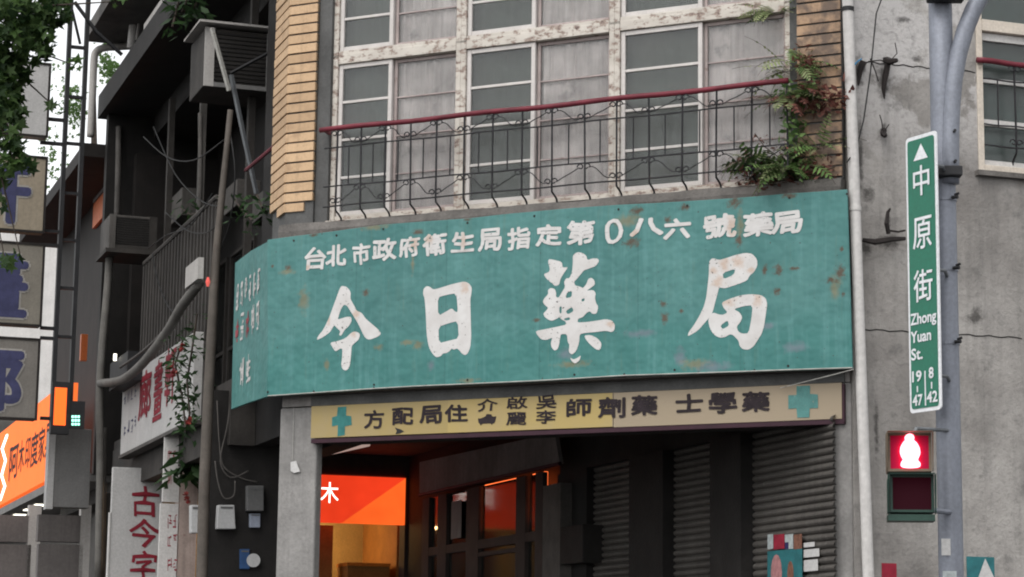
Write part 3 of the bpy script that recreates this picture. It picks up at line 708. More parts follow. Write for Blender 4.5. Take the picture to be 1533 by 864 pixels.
m = MB(); put_shape(m, M, [[(205,450),(230,460),(300,430),(305,405),(330,402),(375,408),(370,428),(405,435),(430,425),(410,510),(380,520),(375,540),(362,515),(255,520),(240,545),(228,520),(212,510)]], .0235, lambda p: (690+p[0]/8.07, 570+p[1]/8.07), 1)
m.build('smeared_character', 'letter_black', Y)
m = MB(); put_shape(m, M, [[(591, 640), (600, 643), (605, 646), (598, 649), (592, 650), (594, 645)]], .024, smooth=0); m.build('torn_corner', 'cable', Y)

# ================================================================== IRON RAILINGS
def wave(P, u0, z0, u1, z1, off, amp):
    return [P.pt(u0+(u1-u0)*t, z0+(z1-z0)*(3*t*t-2*t**3)+amp*math.sin(t*2*math.pi), off) for t in [i/10 for i in range(11)]]
def curl(P, u, z, off, s, r0):
    pts = []
    for i in range(15):
        a = -math.pi/2 + i/14*1.6*math.pi*1.15; r = r0*(1-.62*i/14)
        pts.append(P.pt(u+s*(r0*.95+r*math.sin(a+math.pi)*1.0), z-r0+(-r*math.cos(a+math.pi/1)) * 1.0 + r0*.15, off))
    return pts
def railing(P, us, u_end0, u_end1, zt, off, root, zs=(.19, .60, .80), foot=True, hr=.027):
    z2, z3, z4 = zt-zs[0], zt-zs[1], zt-zs[2]
    m = MB(); hp = [P.pt(u_end0+(u_end1-u_end0)*i/24, zt+.006*math.sin(i*.9), off) for i in range(25)]; m.tube(hp, hr, 8); m.build('handrail', 'handrail_red', root, smooth=True)
    for z in (z2, z3, z4):
        m = MB(); m.tube([P.pt(u_end0+.06+(u_end1-u_end0-.06)*i/20, z+.004*math.sin(i*1.3+z*9), off) for i in range(21)], .0085, 5); m.build('rail', 'iron', root)
    for k, u in enumerate(us):
        j = random.uniform(-.01, .01); m = MB(); p = [P.pt(u, zt-.02, off), P.pt(u+j*.6, (zt+z4)/2, off), P.pt(u+j, z4-.02, off)]
        if foot: p += [P.pt(u+j, z4-.05, off-.005), P.pt(u+j+.01, z4-.085, off-.06), P.pt(u+j+.012, z4-.11, off-.09), P.pt(u+j+.016, z4-.17, off-.105)]
        m.tube(p, .0105, 6); m.build('baluster', 'iron', root)
        hi_ = k % 2 == 0
        zc = zt-.028 if hi_ else z2+.075
        zc2 = z4+.075 if hi_ else z3-.01
        for zz in (zc, zc2):
            for sd_ in (-1, 1):
                m = MB(); m.tube(curl(P, u, zz, off+.012, sd_, .034), .0068, 5); m.build('scroll', 'iron', root)
        if k+1 < len(us):
            v = us[k+1]
            for a, b in (((zt-.06, z2+.03) if hi_ else (z2+.03, zt-.06)), ((z4+.04, z3-.045) if hi_ else (z3-.045, z4+.04))):
                m = MB(); m.tube(wave(P, u+.05, a, v-.05, b, off+.008, .012), .0055, 5); m.build('wavy_bar', 'iron', root)
            m = MB(); c = (u+v)/2 + random.uniform(-.008, .008); m.tube([P.pt(c, z2, off-.003), P.pt(c, z3, off-.003)], .0075, 5); m.build('short_bar', 'iron', root)
OR = .13
BX = [(504.5, 250), (539.7, 250), (576, 245), (614, 240), (653, 235), (694.5, 230), (737.4, 225), (781.5, 220), (826, 215), (874.7, 210), (923, 205), (971, 200), (1022, 195), (1073, 190), (1126, 185), (1178, 180)]
RL = thing('balcony_railing', 'wrought iron railing with red handrail in front of the peeling windows above the teal sign', 'railing', M.pt(WM/2, 6.0, OR))
railing(M, [M.uz(x, y, OR)[0] for x, y in BX], M.uz(479, 200, OR)[0], M.uz(1180, 118, OR)[0], 6.925, OR, RL, zs=(.19, .59, .79))
st = MB(); st.tube([M.pt(.5, 6.93, OR), M.pt(.47, 6.93, -.05)], .02, 6); st.build('wall_stay', 'handrail_red', RL)

# ================================================================== STUCCO BUILDING (right)
G = thing('stucco_building', 'grey cracked stucco house wall at the right of the white drainpipe', 'building', RW.pt(7, .13, 0))
wu0, wz1 = RW.uz(1460, 25); wz0 = RW.uz(1465, 256)[1]; wu1 = wu0+1.9
wtop = RW.uz(1470, -120)[1]
for nm, a in (('wall', (.03, wu0, .13, HB+1)), ('wall', (wu0, wu1, .13, wz0)), ('wall', (wu0, wu1, wtop, HB+1)), ('wall', (wu1, 14, .13, HB+1))):
    MB().box(RW, a[0]+.0005, a[1]-.0005, a[2], a[3], -.3, .0).build(nm, 'stucco', G)
MB().box(RW, .1, 14, .13, HB+1, -8, -.75).build('house_body', 'grime', G)
# long shallow joints in the render
for (xa, ya, xb, yb) in ((1292, 493, 1530, 506), (1288, 92, 1460, 108)):
    m = MB(); n = 24; pts = []
    for i in range(n+1):
        t = i/n; pts.append(RW.pp(xa+(xb-xa)*t, ya+(yb-ya)*t+1.2*math.sin(i*1.9), .002))
    m.tube(pts, .0055, 4); m.build('render_joint', 'soot', G)
fr = MB(); tz = RW.uz(1470, 46)[1]
fr.box(RW, wu0, wu0+.06, wz0, wtop, -.12, .015); fr.box(RW, wu0+.062, wu1, wz0+.0, wz0+.065, -.12, .01)
fr.box(RW, wu0+.062, wu1, tz, tz+.11, -.12, .012); wf = fr.build('window', 'cream_wood', G, bevel=.005)
MB().box(RW, wu0-.04, wu1, wz0-.05, wz0-.002, -.05, .07).build('sill', 'ledge', wf)
sh = MB()
for y0, y1 in ((50, 61), (117, 124), (179, 188), (240, 250)):
    z1, z0 = RW.uz(1480, y0, -.04)[1], RW.uz(1480, y1, -.04)[1]; sh.box(RW, wu0+.063, wu1, z0, z1, -.08, -.04)
sh.box(RW, wu0+.063, wu0+.09, wz0+.07, tz-.002, -.082, -.042); sh.build('sash', 'white_paint', wf)
MB().box(RW, wu0+.05, wu1, wz0+.03, wtop, -.075, -.068).build('pane', 'pane', wf)
pm('blind_green', (.07, .115, .10), var=.15, scale=1.5)
MB().box(RW, wu0+.03, wu1+.1, wz0, wtop, -.26, -.2).build('blind', 'blind_green', wf)
RL2 = thing('balcony_railing', 'short iron railing with red handrail across the green blinded window at the right edge', 'railing', RW.pt(wu0+.9, wz0, .06))
u0_ = RW.uz(1494, 150, .05)[0]; u1_ = RW.uz(1519, 150, .05)[0]; du = (u1_-u0_)*2
railing(RW, [u1_+du*i for i in range(0, 6)], RW.uz(1463, 92, .05)[0], wu1, RW.uz(1500, 94, .05)[1], .05, RL2, zs=(.17, .60, .80), hr=.028)
m = MB(); m.tube([RW.pt(u1_-du/2, RW.uz(1494, 120, .05)[1], .05), RW.pt(u1_-du/2, RW.uz(1494, 190, .05)[1], .05)], .0075, 5); m.build('short_bar', 'iron', RL2)
# drainpipe on the corner
D = thing('drainpipe', 'white vertical drainpipe at the joint of tiled front and grey stucco', 'drainpipe', M.pt(WM+.12, .13, .06))
dp = M.pp(1271.5, 60, .08); PXA = M.uz(1271, 60, .07); PXB = M.uz(1290.5, 600, .07)
du_ = (PXA[0]+PXB[0])/2
zj = [.2, 1.9, 3.35, 6.4, HB]
m = MB(); m.tube([M.pt(PXB[0]+(PXA[0]-PXB[0])*(z-PXB[1])/(PXA[1]-PXB[1]), z, .07) for z in (.2, 2.3, 4, 6, 8, HB)], .050, 14); m.build('pipe', 'pvc', D, smooth=True)
for z in (2.35, 5.7, 7.55):
    uu = PXB[0]+(PXA[0]-PXB[0])*(z-PXB[1])/(PXA[1]-PXB[1])
    m = MB(); m.tube([M.pt(uu, z-.02, .07), M.pt(uu, z+.02, .07)], .056, 14); m.build('collar', 'pvc' if z < 7 else 'cable', D)
m = MB(); q = [RW.pp(1330, -30, .12), RW.pp(1312, 20, .1), RW.pp(1303, 110, .08), RW.pp(1293, 180, .07), RW.pp(1282, 222, .09), RW.pp(1268, 243, .14)]
m.tube(q, .007, 5); tag(m.build('loose_cable', 'cable'), 'thin black cable hanging down beside the top of the white drainpipe', 'cable')
m = MB(); m.tube([M.pp(1278, 553, .19), M.pp(1240, 563, .17), M.pp(1200, 573, .12), M.pp(1168, 581, .06)], .004, 4); tag(m.build('loose_wire', 'pale_steel'), 'pale wire sagging under the lower right end of the teal sign', 'wire')
m = MB(); m.tube([RW.pp(1277, 90, .1), RW.pp(1281, 96, .13), RW.pp(1275, 102, .12), RW.pp(1284, 92, .13), RW.pp(1290, 88, .1)], .006, 4); tag(m.build('twine_knot', 'twine_blue'), 'small blue twine knot tied round the white drainpipe', 'twine')
# rusted wall stubs with withered roots
def stub(name, label, x, y, segs):
    t = thing(name, label, 'wall bracket', RW.pp(x, y, 0))
    for nm, pts, r in segs:
        m = MB(); m.tube([RW.pp(a, b, c) for a, b, c in pts], r, 5); m.build(nm, 'rust', t)
stub('wall_bracket', 'rusty bracket stub with bent wires high on the stucco beside the blue twine', 1325, 98, [('stub', ((1326, 90, .02), (1334, 92, .14), (1343, 90, .2)), [.035, .03, .02]), ('root', ((1330, 94, .08), (1326, 112, .05), (1323, 132, .03), (1324, 148, .02)), [.028, .03, .022, .006]), ('wire', ((1332, 92, .15), (1343, 80, .16), (1340, 64, .15)), .005), ('wire', ((1300, 92, .1), (1318, 90, .12), (1332, 95, .12)), .006), ('root', ((1293, 92, .06), (1288, 104, .04), (1285, 128, .02)), [.035, .03, .008]), ('wire', ((1303, 88, .08), (1311, 108, .1), (1315, 122, .1)), .006)])
stub('wall_bracket', 'little rusted stub with three wires midway up the stucco above the dark stain', 1323, 200, [('stub', ((1323, 195, .02), (1322, 200, .06), (1326, 204, .09)), [.03, .03, .02]), ('wire', ((1322, 198, .06), (1320, 182, .09), (1317, 172, .1)), .005), ('wire', ((1323, 198, .06), (1331, 186, .1)), .005)])
stub('wall_bracket', 'broken horizontal iron bracket on the stucco left of the green street sign', 1330, 355, [('stub', ((1291, 359, .05), (1310, 362, .1), (1335, 358, .12), (1355, 357, .12)), [.02, .03, .026, .018]), ('arm', ((1330, 350, .1), (1327, 335, .12), (1329, 318, .1), (1333, 312, .12)), [.02, .022, .016, .008]), ('wire', ((1330, 345, .1), (1345, 347, .12), (1355, 345, .12)), .01)])
# bills pasted low on the wall
m = MB(); m.pxbox(RW, 1320, 843, 1343, 905, .001, .005); tag(m.build('red_bill', 'paper_red'), 'red paper bill pasted low on the stucco beside the drainpipe', 'bill')
t = thing('teal_bill', 'teal poster with a white triangle pasted low on the stucco right of the pole', 'poster', RW.pp(1468, 900, .0))
m = MB(); m.pxbox(RW, 1447, 833, 1490, 905, .001, .005); m.build('sheet', 'paper_teal', t)
m = MB(); put_shape(m, RW, [[(1464, 866), (1475, 836), (1488, 864), (1488, 890), (1464, 890)]], .008, smooth=0); m.build('triangle', 'paper_white', t)

# ================================================================== POLE, STREET SIGN, SIGNAL
def at(px, py, y):
    R = ray(px, py); return CAM + R*(y/R[1])
PY = 16.6
pb = at(1419, 600, PY)
P0 = thing('signal_pole', 'grey galvanised pole with curved arm carrying the street sign and pedestrian light', 'pole', (pb[0], pb[1], .13))
m = MB(); m.tube([(pb[0], pb[1], z) for z in (.13, .6, 3, 6, 7.2)], [.093, .093, .0905, .089, .088], 20); m.build('shaft', 'galvanised', P0, smooth=True)
arm_px = [(1427, 275, -.12), (1427, 240, -.12), (1427, 200, -.12), (1428.5, 160, -.12), (1432, 120, -.12), (1439, 80, -.12), (1449, 45, -.12), (1461, 15, -.12), (1480, -20, -.12), (1510, -60, -.12), (1560, -100, -.12)]
m = MB(); m.tube([at(x-4, y, PY+dy*.6) for x, y, dy in arm_px], .066, 16); m.build('curved_arm', 'galvanised', P0, smooth=True)
zc = at(1420, 264, PY)[2]
def at_u(z): return np.array([pb[0], pb[1], z])
m = MB(); f_ = PL(pb, 0); m.box(f_, -.10, .105, zc-.035, zc+.04, .05, .2); m.build('clamp', 'dark_steel', P0, bevel=.008)
m = MB(); f_ = PL(pb, 0); zk = at(1420, 4, PY)[2]; m.box(f_, -.12, .15, zk-.03, zk+.05, .07, .2); m.build('clamp', 'dark_steel', P0, bevel=.008)
for y in (300, 405, 515):
    z = at(1430, y, PY)[2]; m = MB(); m.tube([(pb[0], pb[1], z-.012), (pb[0], pb[1], z+.012)], .096, 20); m.build('band', 'galvanised', P0)
    m = MB(); m.tube([(pb[0]+.04, pb[1]-.10, z), (pb[0]+.08, pb[1]-.13, z)], .014, 6); m.tube([(pb[0]+.06, pb[1]-.10, z+.02), (pb[0]+.09, pb[1]-.12, z+.03)], .01, 6); m.build('bolt', 'dark_steel', P0)
for y in (203, 248):
    z = at(1430, y, PY)[2]; m = MB(); m.tube([(pb[0]+.06, pb[1]-.17, z), (pb[0]+.06, pb[1]-.13, z)], .012, 6); m.build('bolt', 'dark_steel', P0)
m = MB(); q = PL(pb, 0); zz = at(1407, 820, PY)[2]; m.box(q, -.085, -.02, zz-.06, zz+.06, .093, .097); m.build('sticker', 'paper_white', P0)
m = MB(); zz = at(1407, 862, PY)[2]; m.box(q, -.08, .02, zz-.07, zz+.03, .0935, .0985); m.build('sticker', 'paper_pale', P0)
# street name sign
SY = 16.2
sc_ = at(1405, 400, SY)
SP = PL(sc_, 119.7-180)
u0, _ = SP.uz(1359, 400)
zt, zb = SP.uz(1404, 194)[1], SP.uz(1408, 613)[1]
ST = thing('street_sign', 'tall narrow green street name sign with white border fixed to the grey pole', 'street sign', SP.pt(u0/2, zb, 0))
def rrect(u0, u1, z0, z1, r, n=4):
    out = []
    for cx, cz, a0 in ((u1-r, z1-r, 0), (u0+r, z1-r, 90), (u0+r, z0+r, 180), (u1-r, z0+r, 270)):
        for k in range(n+1): a = RAD(a0+90*k/n); out.append((cx+r*math.cos(a), cz+r*math.sin(a)))
    return out
m = MB(); m.prism(SP, rrect(u0, 0, zb, zt, .03), -.012, 0); m.build('panel', 'street_white', ST)
m = MB(); rr_ = rrect(u0+.022, -.022, zb+.028, zt-.028, .022); m.prism(SP, rr_, 0.0005, .004); m.build('green_field', 'street_green', ST)
wS = -u0
def sgl(ch, cu, cz, w_, h_, bold=.0):
    v, f = glyph(ch, 0); m = MB(); uz = [(u0+wS*cu+(a-.5)*w_, cz+(b-.5)*h_) for a, b in v]; thick(m, SP, uz, f, .0065, bold*w_); m.build('sign_character', 'street_white', ST)
def zp(y): return SP.uz(1382, y)[1]
m = MB(); m.add([SP.pt(u0+wS*.27, zp(238), .0065), SP.pt(u0+wS*.74, zp(238), .0065), SP.pt(u0+wS*.52, zp(214), .0065)], [(0, 1, 2)]); m.build('arrow', 'street_white', ST)
hpx = (zp(300)-zp(400))/100
for ch, y0, y1, w_ in (('中', 247, 292, .52), ('原', 325, 372, .60), ('街', 404, 451, .60)):
    sgl(ch, .52, (zp(y0)+zp(y1))/2, wS*w_, (y1-y0)*hpx, .012)
def sword(txt, x_left, y, cap_px, wfrac):
    # proportional line of Latin text or digits
    c = bpy.data.curves.new('line', 'FONT'); c.body = txt; c.offset = 0; c.resolution_u = 3
    o = bpy.data.objects.new('line', c); COL.objects.link(o); bpy.context.view_layer.update()
    me = bpy.data.meshes.new_from_object(o.evaluated_get(bpy.context.evaluated_depsgraph_get()))
    v = np.array([x.co[:2] for x in me.vertices]); f = [tuple(p.vertices) for p in me.polygons]
    bpy.data.objects.remove(o); bpy.data.curves.remove(c); bpy.data.meshes.remove(me)
    v[:, 0] = (v[:, 0]-v[:, 0].min())/(v[:, 0].max()-v[:, 0].min()); m = MB()
    s = cap_px*hpx/.72
    uz = [(u0+wS*(x_left+a*wfrac), zp(y)+b*s) for a, b in v]; thick(m, SP, uz, f, .0065, .0028); m.build('sign_lettering', 'street_white', ST)
sword('Zhong', .10, 484, 17, .82); sword('Yuan', .10, 511, 17, .64); sword('St.', .10, 537, 17, .36)
sword('19', .12, 570, 16, .29); sword('47', .12, 606, 16, .31); sword('8', .66, 568, 16, .14); sword('42', .58, 604, 16, .33)
for a in ((.525, 556, 608, .012), (.27, 577, 586, .012), (.73, 574, 584, .012)):
    m = MB(); m.box(SP, u0+wS*a[0]-a[3]/2, u0+wS*a[0]+a[3]/2, zp(a[2]), zp(a[1]), .0055, .0065); m.build('divider', 'street_white', ST)
for z in (zt-.25, (zt+zb)/2, zb+.25):
    m = MB(); m.tube([SP.pt(-.05, z, -.012), SP.pt(-.05, z, -.1), (pb[0], pb[1]-.07, z)], .014, 6); m.build('bracket', 'grey_steel', ST)
# pedestrian signal
HY = 16.1
hc = at(1362, 708, HY)
HP = PL(hc, -6)
PS = thing('pedestrian_signal', 'two lamp pedestrian signal showing a glowing red standing figure on the grey pole', 'traffic light', HP.pt(0, at(1362, 770, HY)[2], 0))
def hz(y): return HP.uz(1362, y)[1]
hw = .157
m = MB(); m.box(HP, -hw, hw, hz(708)+.004, hz(645), -.2, -.005); m.build('housing', 'signal_brown', PS, bevel=.012)
m = MB(); m.box(HP, -hw+.01, hw+.012, hz(768), hz(708)-.004, -.2, -.005); m.build('housing', 'signal_green', PS, bevel=.012)
for (y0, y1, mt, sh_) in ((648.5, 706, 'signal_brown', 0), (711, 767, 'signal_green', .012)):
    m = MB(); t = .018; a, b = -hw+.004+sh_, hw-.004+sh_
    m.box(HP, a, a+t, hz(y1), hz(y0), -.004, .016); m.box(HP, b-t, b, hz(y1), hz(y0), -.004, .016); m.box(HP, a+t+.001, b-t-.001, hz(y0)-t, hz(y0), -.004, .015); m.box(HP, a+t+.001, b-t-.001, hz(y1), hz(y1)+t, -.004, .015); m.build('bezel', mt, PS)
m = MB(); m.box(HP, -hw+.022, hw-.022, hz(705)+.012, hz(648)-.012, -.004, .004); m.build('red_lens', 'red_lens', PS)
m = MB(); m.box(HP, -hw+.034, hw-.010, hz(766)+.012, hz(711)-.012, -.004, .004); m.build('dark_lens', 'red_lens_dim', PS)
fig = [(1357, 651), (1362, 649), (1367, 651), (1369, 655), (1368, 659), (1373, 663), (1377, 671), (1378, 679), (1375, 686), (1374, 689), (1378, 693), (1378, 698), (1375, 700), (1366, 701), (1359, 701), (1351, 700), (1348, 697), (1349, 692), (1352, 688), (1349, 684), (1347, 677), (1348, 669), (1352, 662), (1355, 659), (1354, 655)]
m = MB(); put_shape(m, HP, [fig], .028); m.build('red_figure', 'red_figure', PS)
for (ya, yb, mt, xs_) in ((648, 706, 'signal_brown', 0), (711, 767, 'signal_green', .012)):
    m = MB(); a, b = -hw-.002+xs_*.4, hw+.004+xs_
    for u_ in (a, b):
        m.add([HP.pt(u_-.003, hz(ya), .016), HP.pt(u_-.003, hz(ya), .10), HP.pt(u_-.003, hz(yb)+.03, .035), HP.pt(u_-.003, hz(yb), .016), HP.pt(u_+.003, hz(ya), .016), HP.pt(u_+.003, hz(ya), .10), HP.pt(u_+.003, hz(yb)+.03, .035), HP.pt(u_+.003, hz(yb), .016)], [(0, 1, 2, 3), (7, 6, 5, 4), (0, 4, 5, 1), (1, 5, 6, 2), (2, 6, 7, 3), (3, 7, 4, 0)])
    m.box(HP, a+.004, b-.004, hz(ya)+.001, hz(ya)+.006, .017, .10); m.build('hood', mt, PS)
m = MB()      # visor of the lower lamp: two side cheeks and a lip
for s, a, b in ((-1, -hw-.006, -hw+.0), (1, hw+.014, hw+.02)):
    m.add([HP.pt(a, hz(719), .0), HP.pt(a, hz(719), .10), HP.pt(a, hz(768), .06), HP.pt(a, hz(770), .0), HP.pt(b, hz(719), .0), HP.pt(b, hz(719), .10), HP.pt(b, hz(768), .06), HP.pt(b, hz(770), .0)], [(0, 1, 2, 3), (7, 6, 5, 4), (0, 4, 5, 1), (1, 5, 6, 2), (2, 6, 7, 3), (3, 7, 4, 0)])
m.box(HP, -hw+.001, hw+.013, hz(780), hz(770)-.002, -.18, .03); m.build('visor', 'signal_green', PS)
m = MB(); m.tube([HP.pt(.05, hz(645), -.14), HP.pt(.06, hz(638), -.16), (pb[0], pb[1]-.06, hz(634))], .014, 8); m.build('bracket', 'grey_steel', PS)
m = MB(); m.tube([HP.pt(.1, hz(760), -.15), (pb[0], pb[1]-.06, hz(760))], .02, 8); m.build('bracket', 'galvanised', PS)

# ================================================================== FERNS AND WEEDS ON THE LEDGE
def fern(name, label, base_p, n, length, mats, rnd, spread=1., up=.8, pin=.075, bias=(0, 0, 0), cat='fern', group=None):
    root = thing(name, label, cat, base_p, group)
    mbs = [MB() for _ in mats]; stems = MB()
    for i in range(n):
        mb = rnd.choice(mbs); L = length*rnd.uniform(.55, 1.1); az = rnd.uniform(0, 2*math.pi); el = rnd.uniform(.15, 1.2)*up
        d = np.array([math.cos(az)*math.cos(el)*spread, math.sin(az)*math.cos(el)*spread, math.sin(el)]) + np.array(bias)
        d = d/np.linalg.norm(d); p = np.array(base_p, float) + np.array([rnd.uniform(-.07, .07), rnd.uniform(-.05, .05), 0]); pts = [p]
        ns = 12; droop = rnd.uniform(.05, .16)
        for k in range(ns):
            d = d + np.array([0, 0, -droop]); d = d/np.linalg.norm(d); p = p + d*L/ns; pts.append(p)
        stems.tube(pts, .0022, 3, False)
        side = np.cross(d, [0, 0, 1.]); side = side/(np.linalg.norm(side)+1e-9); tl = rnd.uniform(-.6, .6)
        side = side*math.cos(tl) + np.array([0, 0, 1])*math.sin(tl)
        for k in range(2, ns):
            t = k/ns; wl = pin*L/.4*math.sin(math.pi*min(t*1.05+.08, 1))**.8*rnd.uniform(.75, 1.15); tn = pts[k+1]-pts[k-1] if k < ns-1 else pts[k]-pts[k-1]; tn = tn/np.linalg.norm(tn)
            for s in (-1, 1):
                if rnd.random() < .12: continue
                b0 = pts[k]; e = b0 + side*s*wl + tn*wl*.35 - np.array([0, 0, wl*.2]); wd = tn*L/ns*.36
                mb.add([b0-wd*.8, b0+wd*.8, (b0+e)/2+wd*1.0, e, (b0+e)/2-wd*.8], [(0, 1, 2, 3, 4)])
    stems.build('stems', 'bark', root)
    for mb, mt in zip(mbs, mats):
        if mb.f: mb.build('fronds', mt, root)
    return root
rf = random.Random(11)
GF = None
fern('fern', 'dense dark fern clump sitting on the ledge at the right end of the railing', M.pp(1160, 262, -.02), 50, .55, ['fern_dark', 'fern_dark', 'fern_green'], rf, up=.8)
fern('fern', 'bright green fern overhanging the top right corner of the teal sign', M.pp(1185, 256, .02), 40, .55, ['fern_green', 'fern_pale', 'fern_green'], rf, up=.7, bias=tuple(M.n*.25))
fern('fern', 'small green fern sprouting beside the red handrail end', M.pp(1180, 148, -.0), 34, .5, ['fern_green', 'fern_pale', 'leaf_red'], rf, up=.5, bias=tuple(M.n*.4))
fern('fern', 'pale wispy fern reaching left across the curtained window', M.pp(1184, 108, -.02), 12, .55, ['fern_pale'], rf, up=.9, pin=.02, bias=tuple(-M.d*1.1+M.n*.3))
fern('fern', 'green fern drooping over the stained tile strip', M.pp(1196, 100, .02), 22, .5, ['fern_green', 'fern_pale'], rf, up=.6, bias=tuple(M.d*.7+M.n*.5))
fern('fern', 'green tuft growing on the window crossbar at the top of the picture', M.pp(1160, 20, -.04), 20, .36, ['fern_pale', 'fern_green'], rf, up=.7, bias=tuple(M.n*.5-M.d*.3))
fern('fern', 'thin pale fern trailing along the foot of the railing', M.pp(1120, 245, .02), 18, .42, ['fern_pale', 'leaf_red'], rf, up=.7, pin=.025, bias=tuple(-M.d*.5+M.n*.3))
fern('fern', 'tall wispy green fern growing high on the tile strip near the drainpipe', M.pp(1212, 150, .02), 26, .5, ['fern_green', 'fern_pale', 'leaf_red'], rf, up=.9, pin=.05, bias=tuple(M.n*.4))
fern('fern', 'thin pale fern at the foot of the stained tile strip', M.pp(1222, 225, .02), 20, .5, ['fern_green', 'fern_pale'], rf, up=1.0, pin=.05, bias=tuple(M.n*.3))
def weed(name, label, pts_px, mat, n, size, rnd, cat='plant', P=M, off=.06):
    p0 = P.pp(*pts_px[-1], off); root = thing(name, label, cat, p0)
    st = MB(); lv = MB(); c = [P.pp(x, y, off+rnd.uniform(-.02, .05)) for x, y in pts_px]; st.tube(c, .005, 4, False); st.build('stems', 'bark', root)
    for i in range(n):
        k = rnd.randrange(len(c)-1); t = rnd.random(); p = c[k]*(1-t)+c[k+1]*t + np.array([rnd.gauss(0, .055), rnd.gauss(0, .04), rnd.gauss(0, .055)])
        a = np.array([rnd.gauss(0, 1), rnd.gauss(0, 1), rnd.gauss(0, .6)]); a = a/np.linalg.norm(a); b = np.cross(a, [rnd.gauss(0, 1), rnd.gauss(0, 1), rnd.gauss(0, 1)]); b = b/np.linalg.norm(b)
        s = size*rnd.uniform(.5, 1.2); lv.add([p, p+a*s*.5+b*s*.22, p+a*s, p+a*s*.5-b*s*.22], [(0, 1, 2, 3)])
    lv.build('leaves', mat, root); return root
weed('weed', 'reddish creeper climbing the tile strip beside the drainpipe', [(1196, 75), (1205, 100), (1215, 140), (1225, 165), (1250, 140), (1262, 150)], 'leaf_red', 240, .085, rf)
weed('weed', 'dry red weed hanging on the ledge below the ferns', [(1110, 262), (1140, 270), (1180, 270), (1220, 262), (1250, 250)], 'leaf_red', 200, .075, rf)
weed('weed', 'brown withered twigs behind the right end of the railing', [(1130, 200), (1145, 220), (1165, 235), (1190, 225), (1215, 240)], 'leaf_red', 70, .05, rf)
weed('weed', 'green creeper hanging on the dark strip left of the stained tiles', [(1180, 130), (1184, 165), (1190, 200), (1186, 240), (1200, 252)], 'fern_green', 220, .09, rf)

def vine(label, P, off, strands, mats, n, size, rnd, fl=0):
    root = thing('hanging_vine', label, 'vine', P.pp(*strands[0][0], off)); st = MB(); lv = MB(); fw = MB()
    for s_ in strands:
        c = [P.pp(x, y, off+rnd.uniform(-.06, .1)) for x, y in s_]; st = MB(); st.tube(c, .012, 4, False); st.build('stem', 'bark', root)
        for i in range(n):
            k = rnd.randrange(len(c)-1); t = rnd.random(); p = c[k]*(1-t)+c[k+1]*t+np.array([rnd.gauss(0, .09), rnd.gauss(0, .09), rnd.gauss(0, .08)])
            az = rnd.uniform(0, 6.28); a = np.array([math.cos(az), math.sin(az), rnd.uniform(-1.1, .1)]); a = a/np.linalg.norm(a); b = np.cross(a, [rnd.gauss(0, 1), rnd.gauss(0, 1), 1]); b = b/np.linalg.norm(b); s = size*rnd.uniform(.6, 1.3)
            lv.add([p, p+a*s*.4+b*s*.16, p+a*s, p+a*s*.4-b*s*.16], [(0, 1, 2, 3)])
    lv.build('leaves', mats[0], root)
    if fl:
        for x, y in fl:
            c = P.pp(x, y, off+.12)
            for i in range(9):
                a = np.array([rnd.gauss(0, 1), rnd.gauss(0, 1), rnd.gauss(0, 1)]); a = a/np.linalg.norm(a); b = np.cross(a, [0, .3, 1]); b = b/np.linalg.norm(b); s = .055
                fw.add([c, c+a*s*.6+b*s*.5, c+a*s, c+a*s*.6-b*s*.5], [(0, 1, 2, 3)])
        fw.build('flowers', 'flower_red', root)
rv0 = random.Random(5)
# ================================================================== LEFT STREET: DARK SHOPHOUSE
NB = thing('dark_shophouse', 'grimy dark shophouse with deep eaves behind the pole left of the teal sign', 'building', LP.pt(-6, .13, 0))
EO = .3
eu0, ez = LP.uz(146, 178, EO); eztop = LP.uz(146, 146, EO)[1]; e2u0, e2z = LP.uz(128, 62, EO+.3)
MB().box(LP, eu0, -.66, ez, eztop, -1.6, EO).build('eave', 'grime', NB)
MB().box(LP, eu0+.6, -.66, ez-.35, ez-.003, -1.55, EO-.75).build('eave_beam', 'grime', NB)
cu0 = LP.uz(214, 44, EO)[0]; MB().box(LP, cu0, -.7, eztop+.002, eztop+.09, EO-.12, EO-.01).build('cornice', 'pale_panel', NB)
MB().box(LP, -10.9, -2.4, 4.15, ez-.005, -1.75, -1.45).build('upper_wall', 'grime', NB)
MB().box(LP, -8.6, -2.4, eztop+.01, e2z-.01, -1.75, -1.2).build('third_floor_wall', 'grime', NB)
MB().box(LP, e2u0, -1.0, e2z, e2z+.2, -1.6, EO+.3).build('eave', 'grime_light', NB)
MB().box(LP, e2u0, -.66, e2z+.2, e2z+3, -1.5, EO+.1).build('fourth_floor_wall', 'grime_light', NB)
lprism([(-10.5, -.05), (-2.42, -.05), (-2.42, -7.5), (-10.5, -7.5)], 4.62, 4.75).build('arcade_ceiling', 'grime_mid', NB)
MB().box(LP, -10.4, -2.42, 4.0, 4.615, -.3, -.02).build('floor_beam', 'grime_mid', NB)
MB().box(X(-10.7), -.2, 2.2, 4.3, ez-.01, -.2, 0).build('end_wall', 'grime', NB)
# balcony front of vertical metal boards
zbr = LP.uz(262, 350, .05)[1]; bu0, bu1 = LP.uz(214, 391, .05)[0], LP.uz(322, 300, .05)[0]
m = MB(); n = 46
for i in range(n):
    a = bu0+(bu1-bu0)*i/n; b = bu0+(bu1-bu0)*(i+.72)/n; m.box(LP, a, b, 4.42, zbr-.04, -.02, .03 if i % 2 else .045)
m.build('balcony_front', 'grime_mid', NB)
m = MB(); m.tube([LP.pt(bu0, zbr, .03), LP.pt(bu1, zbr, .03)], .03, 6); m.build('balcony_rail', 'grime_light', NB)
